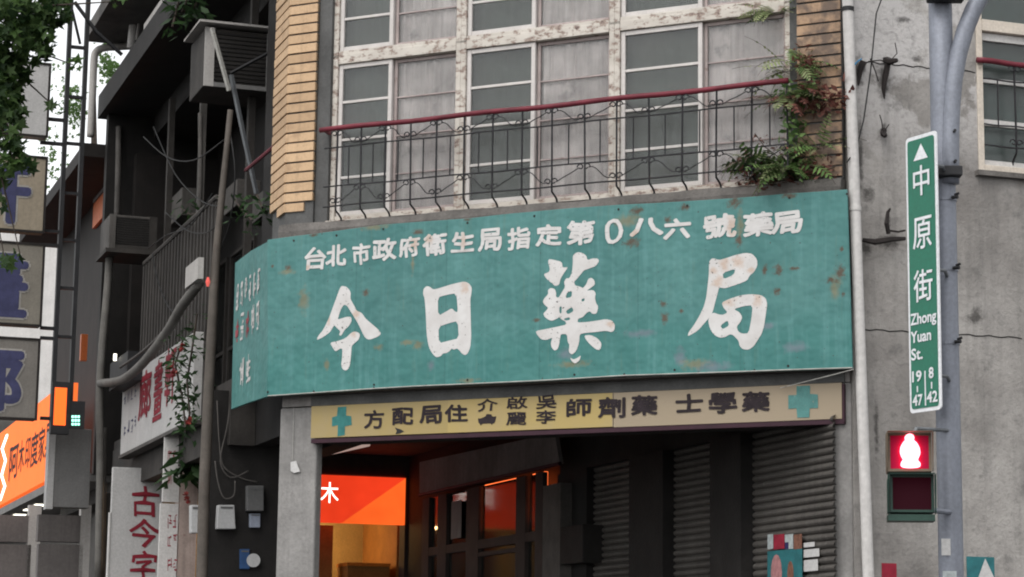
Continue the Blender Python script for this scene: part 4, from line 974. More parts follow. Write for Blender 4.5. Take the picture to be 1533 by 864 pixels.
# posts and window frames standing in the dark of the balcony
for x, y, r, mt in ((183, 250, .04, 'grime_light'), (205, 250, .05, 'grime_mid'), (252, 250, .05, 'grime_mid'), (300, 220, .045, 'grime_light'), (372, 220, .05, 'grime_mid')):
    u, _ = LP.uz(x, y, -.3); m = MB(); m.box(LP, u-r, u+r, 4.4, ez-.28, -.36, -.28); m.build('balcony_post', mt, NB)
for x0, x1 in ((215, 245), (262, 290), (312, 345), (350, 385)):
    a, b = LP.uz(x0, 250, -1.42)[0], LP.uz(x1, 250, -1.42)[0]
    fr = MB(); t = .05
    fr.box(LP, a, a+t, 4.6, 7.4, -1.45, -1.41); fr.box(LP, b-t, b, 4.6, 7.4, -1.45, -1.41); fr.box(LP, a+t+.001, b-t-.001, 7.35, 7.4, -1.45, -1.411); fr.box(LP, a+t+.001, b-t-.001, 6, 6.05, -1.45, -1.411)
    wf = fr.build('window', 'grime_mid', NB); MB().box(LP, a+.02, b-.02, 4.6, 7.38, -1.448, -1.44).build('pane', 'shop_glass', wf)
# red rail and cross pier by the corner
m = MB(); m.tube([LP.pp(368, 255, -.1), LP.pp(412, 218, -.1)], .022, 6); m.build('red_rail', 'handrail_red', NB)
XP = X(-2.55)
m = MB(); m.box(XP, -.18, 1.02, .13, 4.61, -.4, 0); m.build('cross_pier', 'grime', NB)
m = MB(); m.box(X(-10.2), -.1, .4, .13, 4.0, -.4, 0); m.build('pillar', 'grime_mid', NB)
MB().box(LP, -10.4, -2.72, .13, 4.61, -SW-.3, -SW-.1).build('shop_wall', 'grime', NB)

# air conditioners
def aircon(label, u, x0, y0, x1, y1, depth, hood):
    P = X(u); a, z1 = P.uz(x0, y0); b, _ = P.uz(x1, y0); _, z0 = P.uz(x0, y1)
    root = thing('air_conditioner', label, 'air conditioner', P.pt((a+b)/2, z0, 0))
    m = MB(); m.box(P, a, b, z0, z1, -depth, -.03); m.build('casing', 'grime_mid' if hood else 'grime_light', root, bevel=.01)
    t = (b-a)*.13
    m = MB(); m.box(P, a, a+t, z0, z1, -.03, .0); m.build('end_frame', 'pale_panel' if hood else 'grime_light', root)
    m = MB(); m.box(P, b-t*1.2, b, z0, z1, -.03, -.001); m.build('end_frame', 'grey_panel' if hood else 'grime_mid', root)
    m = MB(); m.box(P, a+t+.001, b-t*1.2-.001, z0, z0+.05, -.03, -.002); m.build('end_frame', 'grey_panel' if hood else 'grime_mid', root)
    m = MB(); n = 12
    for i in range(n):
        z = z0+.08+(z1-z0-.1)*i/n; m.box(P, a+t+.005, b-t*1.2-.005, z, z+.02, -.03, -.012)
    m.build('grille', 'grime', root)
    if hood:
        m = MB(); m.box(P, a-.09, b+.1, z1+.03, z1+.055, -depth, .1); m.build('hood', 'pale_panel', root)
    else:
        m = MB(); m.box(P, a-.05, b+.05, z0-.06, z0-.005, -depth, .08); m.build('support_shelf', 'grime_mid', root)
    return root
aircon('window air conditioner in a pale frame under a flat hood beside the yellow tile strip', -2.9, 308, 40, 418, 128, .85, True)
aircon('dark air conditioner box on a shelf above the balcony boards of the dark shophouse', -8.6, 165, 320, 236, 372, .8, False)
XS = X(-2.7)
m = MB(); m.tube([XS.pp(317, 42, .1), XS.pp(331, 92, .1), XS.pp(343, 136, .1)], .026, 4); tag(m.build('steel_strut', 'pale_steel'), 'pale perforated steel strut propping the hood of the upper air conditioner', 'strut')
m = MB(); m.tube([XS.pp(346, 112, .05), XS.pp(362, 190, .05), XS.pp(384, 290, .05)], .028, 4); tag(m.build('steel_strut', 'grey_steel'), 'long grey steel strut slanting down from the upper air conditioner', 'strut')
m = MB(); m.tube([XS.pp(345, 110, .02), XS.pp(416, 72, .02)], .02, 4); tag(m.build('steel_strut', 'dark_steel'), 'dark steel strut running from the air conditioner to the tile strip', 'strut')
# leaning conduit
XC = X(-2.0)
pts = [(345, 165), (339, 228), (333, 285), (326, 356), (321, 420), (313, 574), (306, 728), (302, 864), (299, 980)]
m = MB(); m.tube([XC.pp(x, y, .05) for x, y in pts], [.032, .034, .038, .042, .05, .058, .062, .064, .066], 10); tag(m.build('conduit_pole', 'conduit', smooth=True), 'tall slightly leaning brown pole standing just left of the teal sign', 'pole')
# vertical pipes by the dark house front
def pipe(label, P, pts, r, mat, off=0., name='service_pipe', cat='pipe'):
    c = [P.pp(x, y, off) for x, y in pts]; q = []
    for i in range(len(c)-1):
        p0, p1, p2, p3 = c[max(i-1, 0)], c[i], c[i+1], c[min(i+2, len(c)-1)]
        for t in (0, .25, .5, .75): q.append(.5*((2*p1)+(p2-p0)*t+(2*p0-5*p1+4*p2-p3)*t*t+(3*p1-p0-3*p2+p3)*t**3))
    m = MB(); m.tube(q+[c[-1]], r, 8); return tag(m.build(name, mat, smooth=True), label, cat)
pipe('thick grey service pipe running down left of the red lettered boards', X(-9), [(166, 330), (162, 420), (153, 520), (149, 600), (150, 700), (147, 864)], .055, 'hose')
pipe('thin grey service pipe running down beside the thick one', X(-9.2), [(157, 640), (156, 700), (155, 780), (153, 864)], .03, 'grime_light')
pipe('pale elbow pipe turning down from the upper eave at top left', X(-10.5), [(205, 69), (180, 70), (155, 72), (145, 77), (141, 88), (139, 130), (137, 175), (135.5, 205)], .055, 'pale_panel')
pipe('white vertical pipe under the highest eave at top left', X(-9.5), [(205, -40), (199, 30), (195, 72)], .05, 'white_paint')
pipe('slim bright pipe running up beside the white pipe at the top', X(-9.4), [(214, -40), (208, 30), (204, 60)], .02, 'pale_panel')
# sagging hose and cables
H2 = [(150, 574), (170, 572), (188, 566), (210, 548), (232, 522), (252, 494), (270, 462), (286, 440), (298, 424)]
pipe('thick grey hose sagging over the top of the red lettered gallery sign', LP, H2, .058, 'hose', .42, 'hose', 'hose')
pipe('thin black cable slung above the thick grey hose', LP, [(180, 550), (215, 525), (250, 490), (285, 440), (300, 420)], .018, 'grime_light', .40, 'loose_cable', 'cable')
for k, (lab, pts) in enumerate((('loose cable looping in the dark gap right of the leaning pole', [(325, 600), (329, 670), (336, 700), (362, 716), (385, 722)]), ('second thin cable curving beside the meter boxes', [(322, 690), (326, 720), (335, 745), (350, 742), (352, 720)]), ('thin cable drooping from the sign return to the pole', [(345, 600), (340, 640), (330, 690), (345, 715), (372, 705)]))):
    pipe(lab, XP, pts, .008, 'grime_light', .05, 'loose_cable', 'cable')
m = MB(); m.tube([M.pp(440, 600, -.03), M.pp(439, 650, -.03), M.pp(438, 690, -.03)], .003, 4); tag(m.build('hanging_string', 'pale_steel'), 'pale string hanging in front of the concrete pillar', 'string')
m = MB(); m.prism(M, [M.uz(*p, -.02) for p in ((435, 692), (443, 690), (449, 706), (440, 708), (435, 705))], -.024, -.02); tag(m.build('paper_tag', 'paper_white'), 'small white paper tag on a string against the concrete pillar', 'tag')
rc = random.Random(17)
cl = ['sagging black cable under the dark eave', 'second black cable running to the balcony posts', 'black cable hanging across the dark balcony', 'thin cable from the air conditioner to the hose', 'loose cable along the balcony rail', 'cable drooping from the eave to the leaning pole']
cp = [[(215, 205), (250, 235), (290, 240), (335, 210)], [(230, 190), (262, 260), (300, 300), (330, 310)], [(248, 318), (280, 345), (310, 348), (330, 330)], [(228, 380), (236, 420), (250, 455), (262, 470)], [(222, 372), (250, 352), (285, 338), (318, 290)], [(345, 200), (352, 260), (345, 330), (330, 372)]]
for lab, pts in zip(cl, cp): pipe(lab, LP, pts, .008, 'cable', .1, 'loose_cable', 'cable')
pipe('slim pale pipe standing in the dark balcony left of the leaning pole', LP, [(300, 170), (300, 260), (298, 350)], .03, 'grime_light', -.15)
pipe('grey pipe standing at the far end of the dark balcony', LP, [(178, 190), (177, 260), (175, 330)], .045, 'grime_light', .05)
for i, (x, y) in enumerate(((262, 300), (345, 285), (385, 300))):
    m = MB(); m.pxbox(LP, x-9, y, x+9, y+22, -.9, -.6); tag(m.build('stored_box', 'grime_light', bevel=.01), ['grey box stored far back on the dark balcony', 'grey box on the dark balcony behind the leaning pole', 'grey box on the dark balcony next to the tile strip'][i], 'box')
vine('dim green plants growing along the dark balcony by the leaning pole', LP, .0, [[(352, 300), (365, 318), (378, 330)], [(385, 292), (392, 310), (400, 320)], [(270, 310), (285, 322), (300, 318)]], ['leaf_deep'], 40, .12, rv0)
# meter boxes on the cross pier
def wallbox(name, label, x0, y0, x1, y1, mat, th=.1, taper=0, cat='box'):
    root = thing(name, label, cat, XP.pp((x0+x1)/2, y1, .0)); m = MB()
    q = [XP.uz(*p, th) for p in ((x0-taper, y1), (x1+taper, y1), (x1, y0), (x0, y0))]
    m.prism(XP, q, .003, th); m.build('case', mat, root, bevel=.008)
    (ua, za), (ub_, zb_) = XP.uz(x0, y1, th), XP.uz(x1, y0, th)
    m = MB(); m.box(XP, ua+(ub_-ua)*.1, ub_-(ub_-ua)*.1, za+(zb_-za)*.84, za+(zb_-za)*.92, th+.001, th+.004); m.build('lid_seam', 'meter_grey', root)
wallbox('meter_box', 'white tapered meter box on the dark wall between pole and pillar', 327, 756, 351, 792, 'meter_white', .12, 2, 'meter box')
wallbox('meter_box', 'grey meter box higher up beside the concrete pillar', 370, 727, 395, 765, 'meter_grey', .1, 0, 'meter box')
wallbox('wall_socket', 'small pale blue socket box with a dark hole beside the concrete pillar', 374, 769, 390, 790, 'socket_blue', .06, 0, 'socket')
m = MB(); m.tube([XP.pp(379.5, 839, .01), XP.pp(379.5, 839, .05)], .075, 16); tag(m.build('round_meter', 'meter_white'), 'small round pale meter low on the wall left of the concrete pillar', 'meter')
wallbox('blue_box', 'blue box low on the wall behind the round meter', 359, 822, 374, 852, 'meter_blue', .03, 0, 'box')
wallbox('meter_box', 'pale box half hidden behind the leaning pole', 286, 756, 301, 798, 'meter_white', .12, 0, 'meter box')

# gallery sign along the street
GS = thing('gallery_sign', 'white street side sign with faded red characters half covered by the hose and vines', 'shop sign', LP.pt(-6.4, 4.39, .15))
gu0, gu1 = LP.uz(181, 650, .15)[0], LP.uz(289, 560, .15)[0]
m = MB(); m.box(LP, gu0, gu1, 4.40, 5.43, .03, .15); m.build('panel', 'white_board', GS, bevel=.01)
m = MB(); m.box(LP, gu0-.02, gu1+.02, 4.355, 4.398, .02, .17); m.build('bottom_trim', 'grime_light', GS)
for ch, x0, y0, x1, y1 in (('廊', 208, 556, 226, 625), ('畫', 230, 540, 243, 628), ('軒', 247, 520, 263, 605), ('號', 266, 505, 280, 590)):
    if ch == '號': continue
    m = MB(); put_glyph(m, ch, LP, x0, y0, x1, y1, .154, .02, .01); m.build('sign_character', 'letter_red', GS)
r2 = random.Random(3)
for (x0, x1, y0, y1, n) in ((185, 206, 583, 600, 4), (185, 206, 628, 648, 4)):
    for k in range(n):
        xa = x0+(x1-x0)*k/n; m = MB(); sl = -(xa-x0)*.75
        scribble(m, LP, xa, y0+sl+4, xa+(x1-x0)/n*.75, y1+sl+8, .154, 6, r2); m.build('small_character', 'letter_blue', GS)
# calligraphy board and peeling board
XB = X(-8.0)
CB = thing('calligraphy_board', 'upright grey white board with dark red brushed characters standing below the gallery sign', 'sign board', XB.pt(0, .2, 0))
(ba, bz1), (bb, _) = XB.uz(169, 699), XB.uz(245, 699)
m = MB(); m.box(XB, ba, bb, 1.2, bz1, -.08, 0); m.build('panel', 'white_board', CB, bevel=.01)
m = MB(); m.box(XB, ba-.02, ba-.002, 1.2, bz1-.6, -.08, .012); m.build('edge_strip', 'white_paint', CB)
m = MB(); m.box(XB, ba+.06, ba+.12, .13, 1.2, -.07, -.02); m.box(XB, bb-.12, bb-.06, .13, 1.2, -.07, -.02); m.build('legs', 'grime_mid', CB)
for ch, x0, y0, x1, y1 in (('古', 196, 729, 237, 773), ('今', 192, 777, 239, 820), ('字', 196, 825, 234, 870), ('畫', 194, 874, 236, 915)):
    m = MB(); put_glyph(m, ch, XB, x0, y0, x1, y1, .004, .018, .012); m.build('board_character', 'letter_red', CB)
XD = X(-5.4)
PBd = thing('peeling_board', 'narrow white board with flaking red marks hanging upright next to the leaning pole', 'sign board', XD.pp(265, 1000))
(pa, pz1), (pe, _) = XD.uz(247, 650), XD.uz(271, 650)
zsp = XD.uz(260, 753)[1]
m = MB(); m.box(XD, pa, pe, zsp+.01, pz1, -.06, 0); m.build('upper_panel', 'white_paint', PBd)
m = MB(); m.box(XD, pa-.02, pe, .9, zsp-.01, -.06, .003); m.build('lower_panel', 'white_paint', PBd)
r3 = random.Random(9)
for y in (672, 705, 770, 800, 835):
    for x in (250, 258):
        m = MB(); scribble(m, XD, x, y, x+8, y+22, .006, 5, r3); m.build('flaked_character', 'letter_faded_red', PBd)
pm('pink_post', (.42, .33, .29), var=.25, scale=3, streak=.5, dirt=(.2, .1, .08), dirt_at=.62)
m = MB(); (a, z1), (b, _) = XD.uz(272, 690, .02), XD.uz(298, 690, .02); m.box(XD, a, b, .13, z1, -.3, .02); tag(m.build('plaster_post', 'pink_post'), 'pinkish stained post behind the narrow peeling board', 'post')
# hanging vines with red flowers
rv = random.Random(21)
vine('leafy vine with red flowers hanging over the right end of the gallery sign', LP, .35, [[(295, 470), (288, 520), (280, 570), (284, 620), (276, 650)], [(275, 505), (262, 545), (272, 590), (278, 640)]], ['leaf_deep'], 150, .115, rv, [(255, 545), (262, 560), (283, 432+198), (272, 520)])
vine('green palm like spray hanging beside the peeling board with a red bud below', XD, .25, [[(288, 640), (284, 690), (282, 720)], [(300, 690), (285, 698), (262, 712)]], ['leaf_deep'], 46, .26, rv, [(279, 742), (281, 748)])
m = MB(); m.pxbox(LP, 278, 401, 296, 417, .44, .5); tag(m.build('plastic_box', 'pale_panel'), 'small pale plastic box at the upper end of the grey hose', 'box')
m = MB(); c = LP.pp(311, 429, .5); m.tube([c, c+np.array([0, 0, .05]), c+np.array([0, 0, .1])], [.012, .025, .01], 8); tag(m.build('red_lamp', 'lamp_red'), 'small red lamp bulb beside the leaning pole near the hose end', 'lamp')
m = MB(); c = LP.pp(172, 540, .4); m.tube([c, c+np.array([0, 0, .09])], .022, 8); tag(m.build('white_bulb', 'lamp_white'), 'small bare white bulb glowing above the left end of the grey hose', 'lamp')
m = MB(); m.pxbox(LP, 165, 545, 190, 568, .1, .35); tag(m.build('cable_box', 'dark_steel'), 'black cable junction box under the small white bulb', 'box')

# ================================================================== FAR LEFT: SIGN TOWER AND LIGHT BOXES
XT = X(-9.0)
TW = thing('sign_tower', 'black steel ladder frame holding the vertical gallery light boxes at far left', 'sign frame', XT.pp(95, 640))
def vert(P, x, y, r, z0, z1, nm, root, mat='dark_steel', dep=.06):
    u, _ = P.uz(x, y); MB().box(P, u-r, u+r, z0, z1, -dep, dep).build(nm, mat, root)
zlow = XT.uz(90, 640)[1]
for x in (94.5, 120.5): vert(XT, x, 260, .028, zlow, 11.5, 'upright', TW)
(ra, _), (rb, _) = XT.uz(94.5, 260), XT.uz(120.5, 260)
for y in (70, 145, 215, 290, 360, 432, 505, 575):
    z = XT.uz(105, y)[1]; MB().box(XT, ra+.03, rb-.03, z-.02, z+.02, -.03, .03).build('rung', 'dark_steel', TW)
m = MB(); m.tube([XT.pp(112, 3, .07), XT.pp(145, 48, .07), XT.pp(183, 82, .07)], .03, 5); m.build('stay', 'dark_steel', TW)
m = MB(); m.tube([XT.pp(108, 15, .1), XT.pp(120, 66, .1)], .02, 4); m.build('stay', 'dark_steel', TW)
for y in (179, 215, 347, 368, 492, 507, 627):
    z = XT.uz(80, y)[1]; a = XT.uz(60, y)[0]; m = MB(); m.box(XT, a, ra-.03, z-.022, z+.022, -.03, .03); m.build('arm', 'dark_steel', TW)
BXS = [(96, 206, '', 'white_board', 'upper pale light box among leaves, its blue character hidden, topmost of the vertical gallery sign'), (236, 349, '軒', 'cream_panel', 'cream light box with blue brushed character, second from top on the ladder frame'), (366, 489, '畫', 'pale_panel2', 'grey cream light box with a dense blue character, third down on the ladder frame'), (508, 629, '廊', 'pale_panel3', 'lowest grey light box with dark blue character, just above the orange sign')]
pm('pale_panel2', (.235, .215, .18), var=.12, streak=.25); pm('pale_panel3', (.21, .195, .175), var=.12, streak=.25)
for y0, y1, ch, mt, lab in BXS:
    x1 = 76 if not ch else (71 if y0 < 300 else (67 if y0 < 450 else 60))
    ub_, z1 = XT.uz(x1, y0, .12); z0 = XT.uz(x1, y1, .12)[1]; ua = ub_-1.35
    bx = thing('light_box', lab, 'light box', XT.pt((ua+ub_)/2, z0, 0), 'light boxes of the vertical gallery sign')
    MB().box(XT, ua, ub_, z0, z1, -.12, .12).build('panel', mt, bx, bevel=.012)
    fr = MB(); t = .022
    fr.box(XT, ua-.01, ua+t, z0-.01, z1+.01, .121, .135); fr.box(XT, ub_-t, ub_+.01, z0-.01, z1+.01, .121, .135); fr.box(XT, ua+t+.001, ub_-t-.001, z0-.01, z0+t, .121, .134); fr.box(XT, ua+t+.001, ub_-t-.001, z1-t, z1+.01, .121, .134); fr.build('trim', 'brown_dark', bx)
    if ch:
        v, f = glyph(ch, 0); v2, f2 = v, f
        W_, Hh = 1.0, (z1-z0)*.84
        for vv, ff, of, mm, gr in ((v, f, .124, 'letter_halo', .058), (v2, f2, .1285, 'letter_blue', .032)):
            m = MB(); uz = [(ua+.17+W_*.5+(a-.5)*W_*.9, (z0+z1)/2+(b-.5)*Hh*.92) for a, b in vv]; thick(m, XT, uz, ff, of, gr); m.build('character', mm, bx)
    else:
        m = MB(); m.add([XT.pt(ub_-1.0, z0+.05, .125), XT.pt(ub_-.55, z0+.02, .125), XT.pt(ub_-.6, z0+.16, .125), XT.pt(ub_-1.0, z0+.3, .125)], [(0, 1, 2, 3)]); m.build('character', 'letter_blue', bx)
# LED sign and green display, grey light box
XL = X(-8.7)
LD = thing('led_sign', 'black framed vertical orange display at the foot of the ladder frame', 'display', XL.pp(90, 650))
m = MB(); m.pxbox(XL, 79, 572, 103, 650, -.15, 0); m.build('frame', 'dark_steel', LD); m = MB(); m.pxbox(XL, 82.5, 580, 98, 637, .001, .012); m.build('screen', 'led_orange', LD)
CK = thing('led_display', 'small black box with rows of green lights right of the orange display', 'display', XL.pp(114, 650))
m = MB(); m.pxbox(XL, 104, 600, 126, 642, -.1, -.01); m.build('case', 'dark_steel', CK)
m = MB()
for i in range(3):
    for j in range(3): m.pxbox(XL, 107.5+i*4.4, 622+j*5.6, 110.5+i*4.4, 625.6+j*5.6, -.009, .003)
m.build('lights', 'led_green', CK)
XG = X(-9.6)
GB = thing('grey_light_box', 'blank grey projecting light box under the ladder frame', 'light box', XG.pp(102, 762))
m = MB(); m.pxbox(XG, 79, 640, 133, 761, -.25, 0); m.build('panel', 'grey_panel', GB, bevel=.01); m = MB(); m.pxbox(XG, 74, 645, 78.6, 762, -.25, .01); m.build('edge', 'white_board', GB)

# second dark house and orange furniture shop
H3 = thing('brown_house', 'narrow dark brown house front behind the ladder frame', 'building', LP.pt(-12, .13, 0))
ez3u, ez3 = LP.uz(75, 300, .5)
MB().box(LP, -18.3, -10.5, 4.3, ez3-.025, -3, -.2).build('wall', 'brown_dark', H3)
MB().box(LP, -18.6, -11.0, ez3-.02, ez3+.18, -1.0, .5).build('eave', 'brown_dark', H3)
MB().box(LP, -16.1, -10.5, 4.0, 4.3, -3, -.1).build('floor_slab', 'grime_mid', H3)
m = MB(); (a, _), (b, z1) = LP.uz(141, 300, -.15), LP.uz(172, 255, -.15); m.box(LP, a, b, z1-.55, z1-.15, -.19, -.14); m.build('orange_panel', 'orange_board', H3)
m = MB(); m.box(LP, a, b, z1-.13, z1+.06, -.19, -.13); m.build('panel_trim', 'grey_panel', H3)
m = MB(); m.pxbox(X(-10.45), 122, 500, 130, 540, -.1, 0); m.build('orange_panel', 'orange_board', H3)
FS = thing('furniture_shop', 'low far shop front with a tiled wall and downlights under the orange sign', 'building', LP.pt(-20, .13, 0))
MB().box(LP, -30, -13.62, .13, 5.6, -4, -.4).build('wall', 'grime_light', FS)
MB().box(LP, -30, -11, 4.22, 4.34, -.39, .5).build('soffit', 'grey_panel', FS)
for i, x in enumerate((15, 31, 47, 62)):
    u = LP.uz(x, 735-i*4, .2)[0]; m = MB(); m.box(LP, u-.18, u+.18, 4.205, 4.215, .1, .3); m.build('downlight', 'lamp_white', FS)
pm('tile_grey', (.14, .125, .12), var=.2, scale=1.5, streak=.3)
for x0, x1, mt in ((-20, 43, 'tile_grey'), (44, 56, 'pale_panel'), (58, 121, 'tile_grey'), (122, 131, 'pale_panel')):
    P = X(-10.6 if x0 > 50 else -13.5)
    for y0, y1 in ((770, 812), (814, 900)) if mt == 'tile_grey' else ((756, 900),):
        m = MB(); a, z1 = P.uz(x0, y0); b, z0 = P.uz(x1, y1); m.box(P, a, b, max(z0, .13), z1, -.2, 0); m.build('wall_panel', mt, FS)
OSg = thing('furniture_sign', 'long glowing orange shop sign with dark characters at far left', 'shop sign', LP.pt(-16, 4.39, .5))
m = MB(); m.box(LP, -25, -11.9, 4.40, 5.75, .3, .5); m.build('panel', 'sign_orange', OSg)
for ch, x0, y0, x1, y1 in (('阿', 14, 668, 27, 716), ('木', 28, 660, 36, 706), ('印', 38, 655, 45, 700), ('度', 46, 648, 57, 697), ('家', 58, 640, 67, 690), ('具', 68, 634, 76, 683)):
    m = MB(); put_glyph(m, ch, LP, x0, y0, x1, y1, .504, .01); m.build('character', 'letter_black', OSg)
m = MB(); rl = random.Random(4)
m.tube([LP.pp(11, 652, .51), LP.pp(4, 672, .51), LP.pp(9, 690, .51), LP.pp(3, 712, .51), LP.pp(8, 728, .51), LP.pp(1, 748, .51)], .03, 5); m.build('emblem', 'letter_glow', OSg)

# ================================================================== INSIDE THE ARCADE
XI = X(-9.3)
WD = thing('arcade_partition', 'dark partition at the back of the arcade framing the glowing orange panel', 'wall', XI.pt(3, .13, 0))
(pa_, pz1_), (pb_, pz0_) = XI.uz(440, 709), XI.uz(606, 786)
MB().box(XI, .2, 4.4, pz1_+.02, 4.61, -.3, -.05).build('header', 'grime_mid', WD)
MB().box(XI, pb_+.01, pb_+.28, .13, pz1_+.01, -.3, -.03).build('jamb', 'frame_brown', WD)
lit_panel('lit_orange', (.80, .045, .012), (.95, .13, .018), (XI.uz(556, 752)[1]-.72*XI.uz(556, 752)[0], -99), .72)
OPn = thing('orange_panel', 'backlit orange panel with a white tree character behind the concrete pillar', 'illuminated sign', XI.pp(520, 785))
m = MB(); m.box(XI, pa_-.6, pb_, pz0_, pz1_, -.12, 0); m.build('panel', 'lit_orange', OPn)
m = MB(); put_glyph(m, '木', XI, 480, 722, 507, 753, .004, .0); m.build('character', 'letter_glow', OPn)
m = MB(); put_glyph(m, '阿', XI, 446, 722, 473, 753, .004, .0); m.build('character', 'letter_glow', OPn)
# warm shop behind it
SH = thing('warm_shop', 'warmly lit shop interior with ochre walls below the orange panel', 'shop interior', XI.pt(2.6, .13, -1.5))
XJ = X(-11.5)
MB().box(XJ, .5, 4.6, .13, 4.0, -.2, 0).build('back_wall', 'warm_wall', SH)
MB().box(XI, .5, pb_+.6, 3.9, 4.0, -2.2, -.35).build('ceiling', 'warm_wall', SH)
MB().box(LP, -11.5, -9.65, .13, 3.9, -4.3, -4.05).build('side_wall', 'warm_brown', SH)
a, b = XI.uz(470, 800)[0], XI.uz(512, 800)[0]
MB().box(XI, a-.5, b, .13, pz0_-.01, -1.0, -.5).build('panel', 'warm_brown', SH)
a, z1 = XI.uz(529, 846); b, _ = XI.uz(592, 846)
BXo = thing('display_box', 'orange display box in the warmly lit shop under the orange panel', 'box', XI.pt((a+b)/2, 1.2, -.6))
m = MB(); m.box(XI, a, b, 1.2, z1, -.9, -.3); m.build('body', 'warm_brown', BXo); m = MB(); m.box(XI, a-.01, b+.01, z1+.003, z1+.05, -.9, -.28); m.build('top', 'box_orange', BXo)
ld = bpy.data.lights.new('shop_lamp', 'POINT'); ld.energy = 45; ld.color = (1, .62, .25); ld.shadow_soft_size = .25
lo = bpy.data.objects.new('shop_lamp', ld); COL.objects.link(lo); lo.location = XI.pt(2.7, 3.6, -1.4)
# dim tube on the arcade ceiling
TL = thing('ceiling_tube', 'dim pinkish fluorescent tube under the arcade ceiling behind the yellow board', 'lamp', X(-7.5).pp(520, 672))
m = MB(); q1, q2 = X(-8.6).pp(494, 679), X(-6.6).pp(552, 666); m.tube([q1, q2], .022, 8); m.build('tube', 'tube_dim', TL)
m = MB(); m.tube([q1+np.array([0, 0, .06]), q2+np.array([0, 0, .06])], .03, 4); m.build('fitting', 'grime_light', TL)
# awning board along the shop wall
AO = -SW+.25
AW = thing('arcade_awning', 'grey hanging fascia board along the inner shop wall of the arcade', 'awning', LP.pp(735, 720, AO))
q = [LP.uz(*p, AO) for p in ((628, 741), (838, 694), (830, 648), (628, 692))]
m = MB(); m.prism(LP, q, AO-.05, AO); m.build('fascia', 'awning', AW)
m = MB(); m.tube([LP.pt(*q[0], AO), LP.pt(*q[1], AO)], .025, 5); m.build('lower_bar', 'maroon', AW)
# shop door and window in the inner wall
DO = -SW+.14
DW = thing('shop_door', 'dark framed glazed shop doors with an imitated orange reflection under the grey fascia', 'door', LP.pp(720, 860, DO))
def du_z(x, y): return LP.uz(x, y, DO)
fr = MB()
zl = 2.55
def fbar(x0, x1, z0, z1, k=0.): fr.box(LP, du_z(x0, 780)[0], du_z(x1, 780)[0], z0, z1, DO-.06, DO+k)
for x0, x1 in ((632, 642), (655, 668), (698, 716), (772, 786), (801, 812)): fbar(x0, x1,   .13, 3.9)
zb_ = du_z(745, 810)[1]
fbar(642.3, 800.7, zb_-.06, zb_+.05, -.003); fbar(716.3, 771.7, zb_-.16, zb_-.11, -.004)
fr.build('frame', 'frame_brown', DW)
def grad_panel(name, stops, s, zlo, zhi):
    m, nt, b = new_mat(name); uv = uvnode(nt); sep = N(nt, 'ShaderNodeSeparateXYZ'); nt.links.new(uv, sep.inputs[0])
    f = math_(nt, 'DIVIDE', math_(nt, 'SUBTRACT', sep.outputs[1], zlo), zhi-zlo); r = N(nt, 'ShaderNodeValToRGB'); r.color_ramp.interpolation = 'EASE'
    while len(r.color_ramp.elements) < len(stops): r.color_ramp.elements.new(.5)
    for e, (p, c) in zip(r.color_ramp.elements, stops): e.position = p; e.color = (*c, 1)
    nt.links.new(f, r.inputs[0]); nt.links.new(r.outputs[0], b.inputs['Emission Color']); b.inputs['Emission Strength'].default_value = s; b.inputs['Base Color'].default_value = (.03, .03, .03, 1); MATS[name] = m
zlo, zhi = du_z(745, 806)[1], du_z(745, 726)[1]
emit('reflection_orange', (.72, .12, .03), 1.7, (.3, .06, .02), .25, 2)  # self-lit colour imitating the orange sign reflected in the door glass
emit('reflection_khaki', (.075, .072, .045), .8, (.1, .1, .06), .3, 3)  # self-lit khaki tone for the glass below the imitated reflection
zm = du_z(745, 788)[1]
GP = thing('reflection_panel', 'added orange glowing panel imitating a sign reflection in the glazed doors', 'screen', LP.pt(du_z(745, 780)[0], zlo, DO-.12))  # added stand-in: the reflection on the glass is built as glowing panels
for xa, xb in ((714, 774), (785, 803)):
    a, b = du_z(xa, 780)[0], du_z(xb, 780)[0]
    MB().box(LP, a, b, zm, zhi+.06, DO-.14, DO-.10).build('upper_panel', 'reflection_orange', GP)
    MB().box(LP, a, b, zlo-.05, zm-.003, DO-.14, DO-.10).build('lower_panel', 'reflection_khaki', GP)
pm('door_green', (.045, .05, .022), var=.4, scale=5)
MB().box(LP, du_z(714, 780)[0], du_z(774, 780)[0], .13, zlo-.2, DO-.13, DO-.09).build('door_panel', 'door_green', DW)
MB().box(LP, du_z(643, 780)[0], du_z(698, 780)[0], .13, 3.6, DO-.13, DO-.1).build('door_panel', 'grime', DW)
for xa, xb in ((642.5, 654.5), (668.5, 697.5), (716.5, 771.5), (786.5, 800.5)):
    MB().box(LP, du_z(xa, 780)[0], du_z(xb, 780)[0], .2, 3.9, DO-.05, DO-.045).build('pane', 'shop_glass', DW)
a, b = du_z(676, 780)[0], du_z(691, 780)[0]
NT = MB(); z1, z0 = du_z(684, 750)[1], du_z(684, 806)[1]; NT.box(LP, a, b, z0, z1, DO+.001, DO+.006); tag(NT.build('door_notice', 'grey_panel'), 'grey notice strip stuck on the dark shop door', 'notice')
m = MB(); m.pxbox(LP, 813, 728, 838, 864, DO-.1, DO+.06); tag(m.build('wall_pier', 'grime_light'), 'narrow grey wall pier right of the glazed shop doors', 'wall')
BB = MB(); BB.pxbox(LP, 838, 790, 872, 842, DO-.2, DO+.07); tag(BB.build('wall_cabinet', 'grime', bevel=.01), 'dark metal cabinet on the wall left of the shutters', 'cabinet')
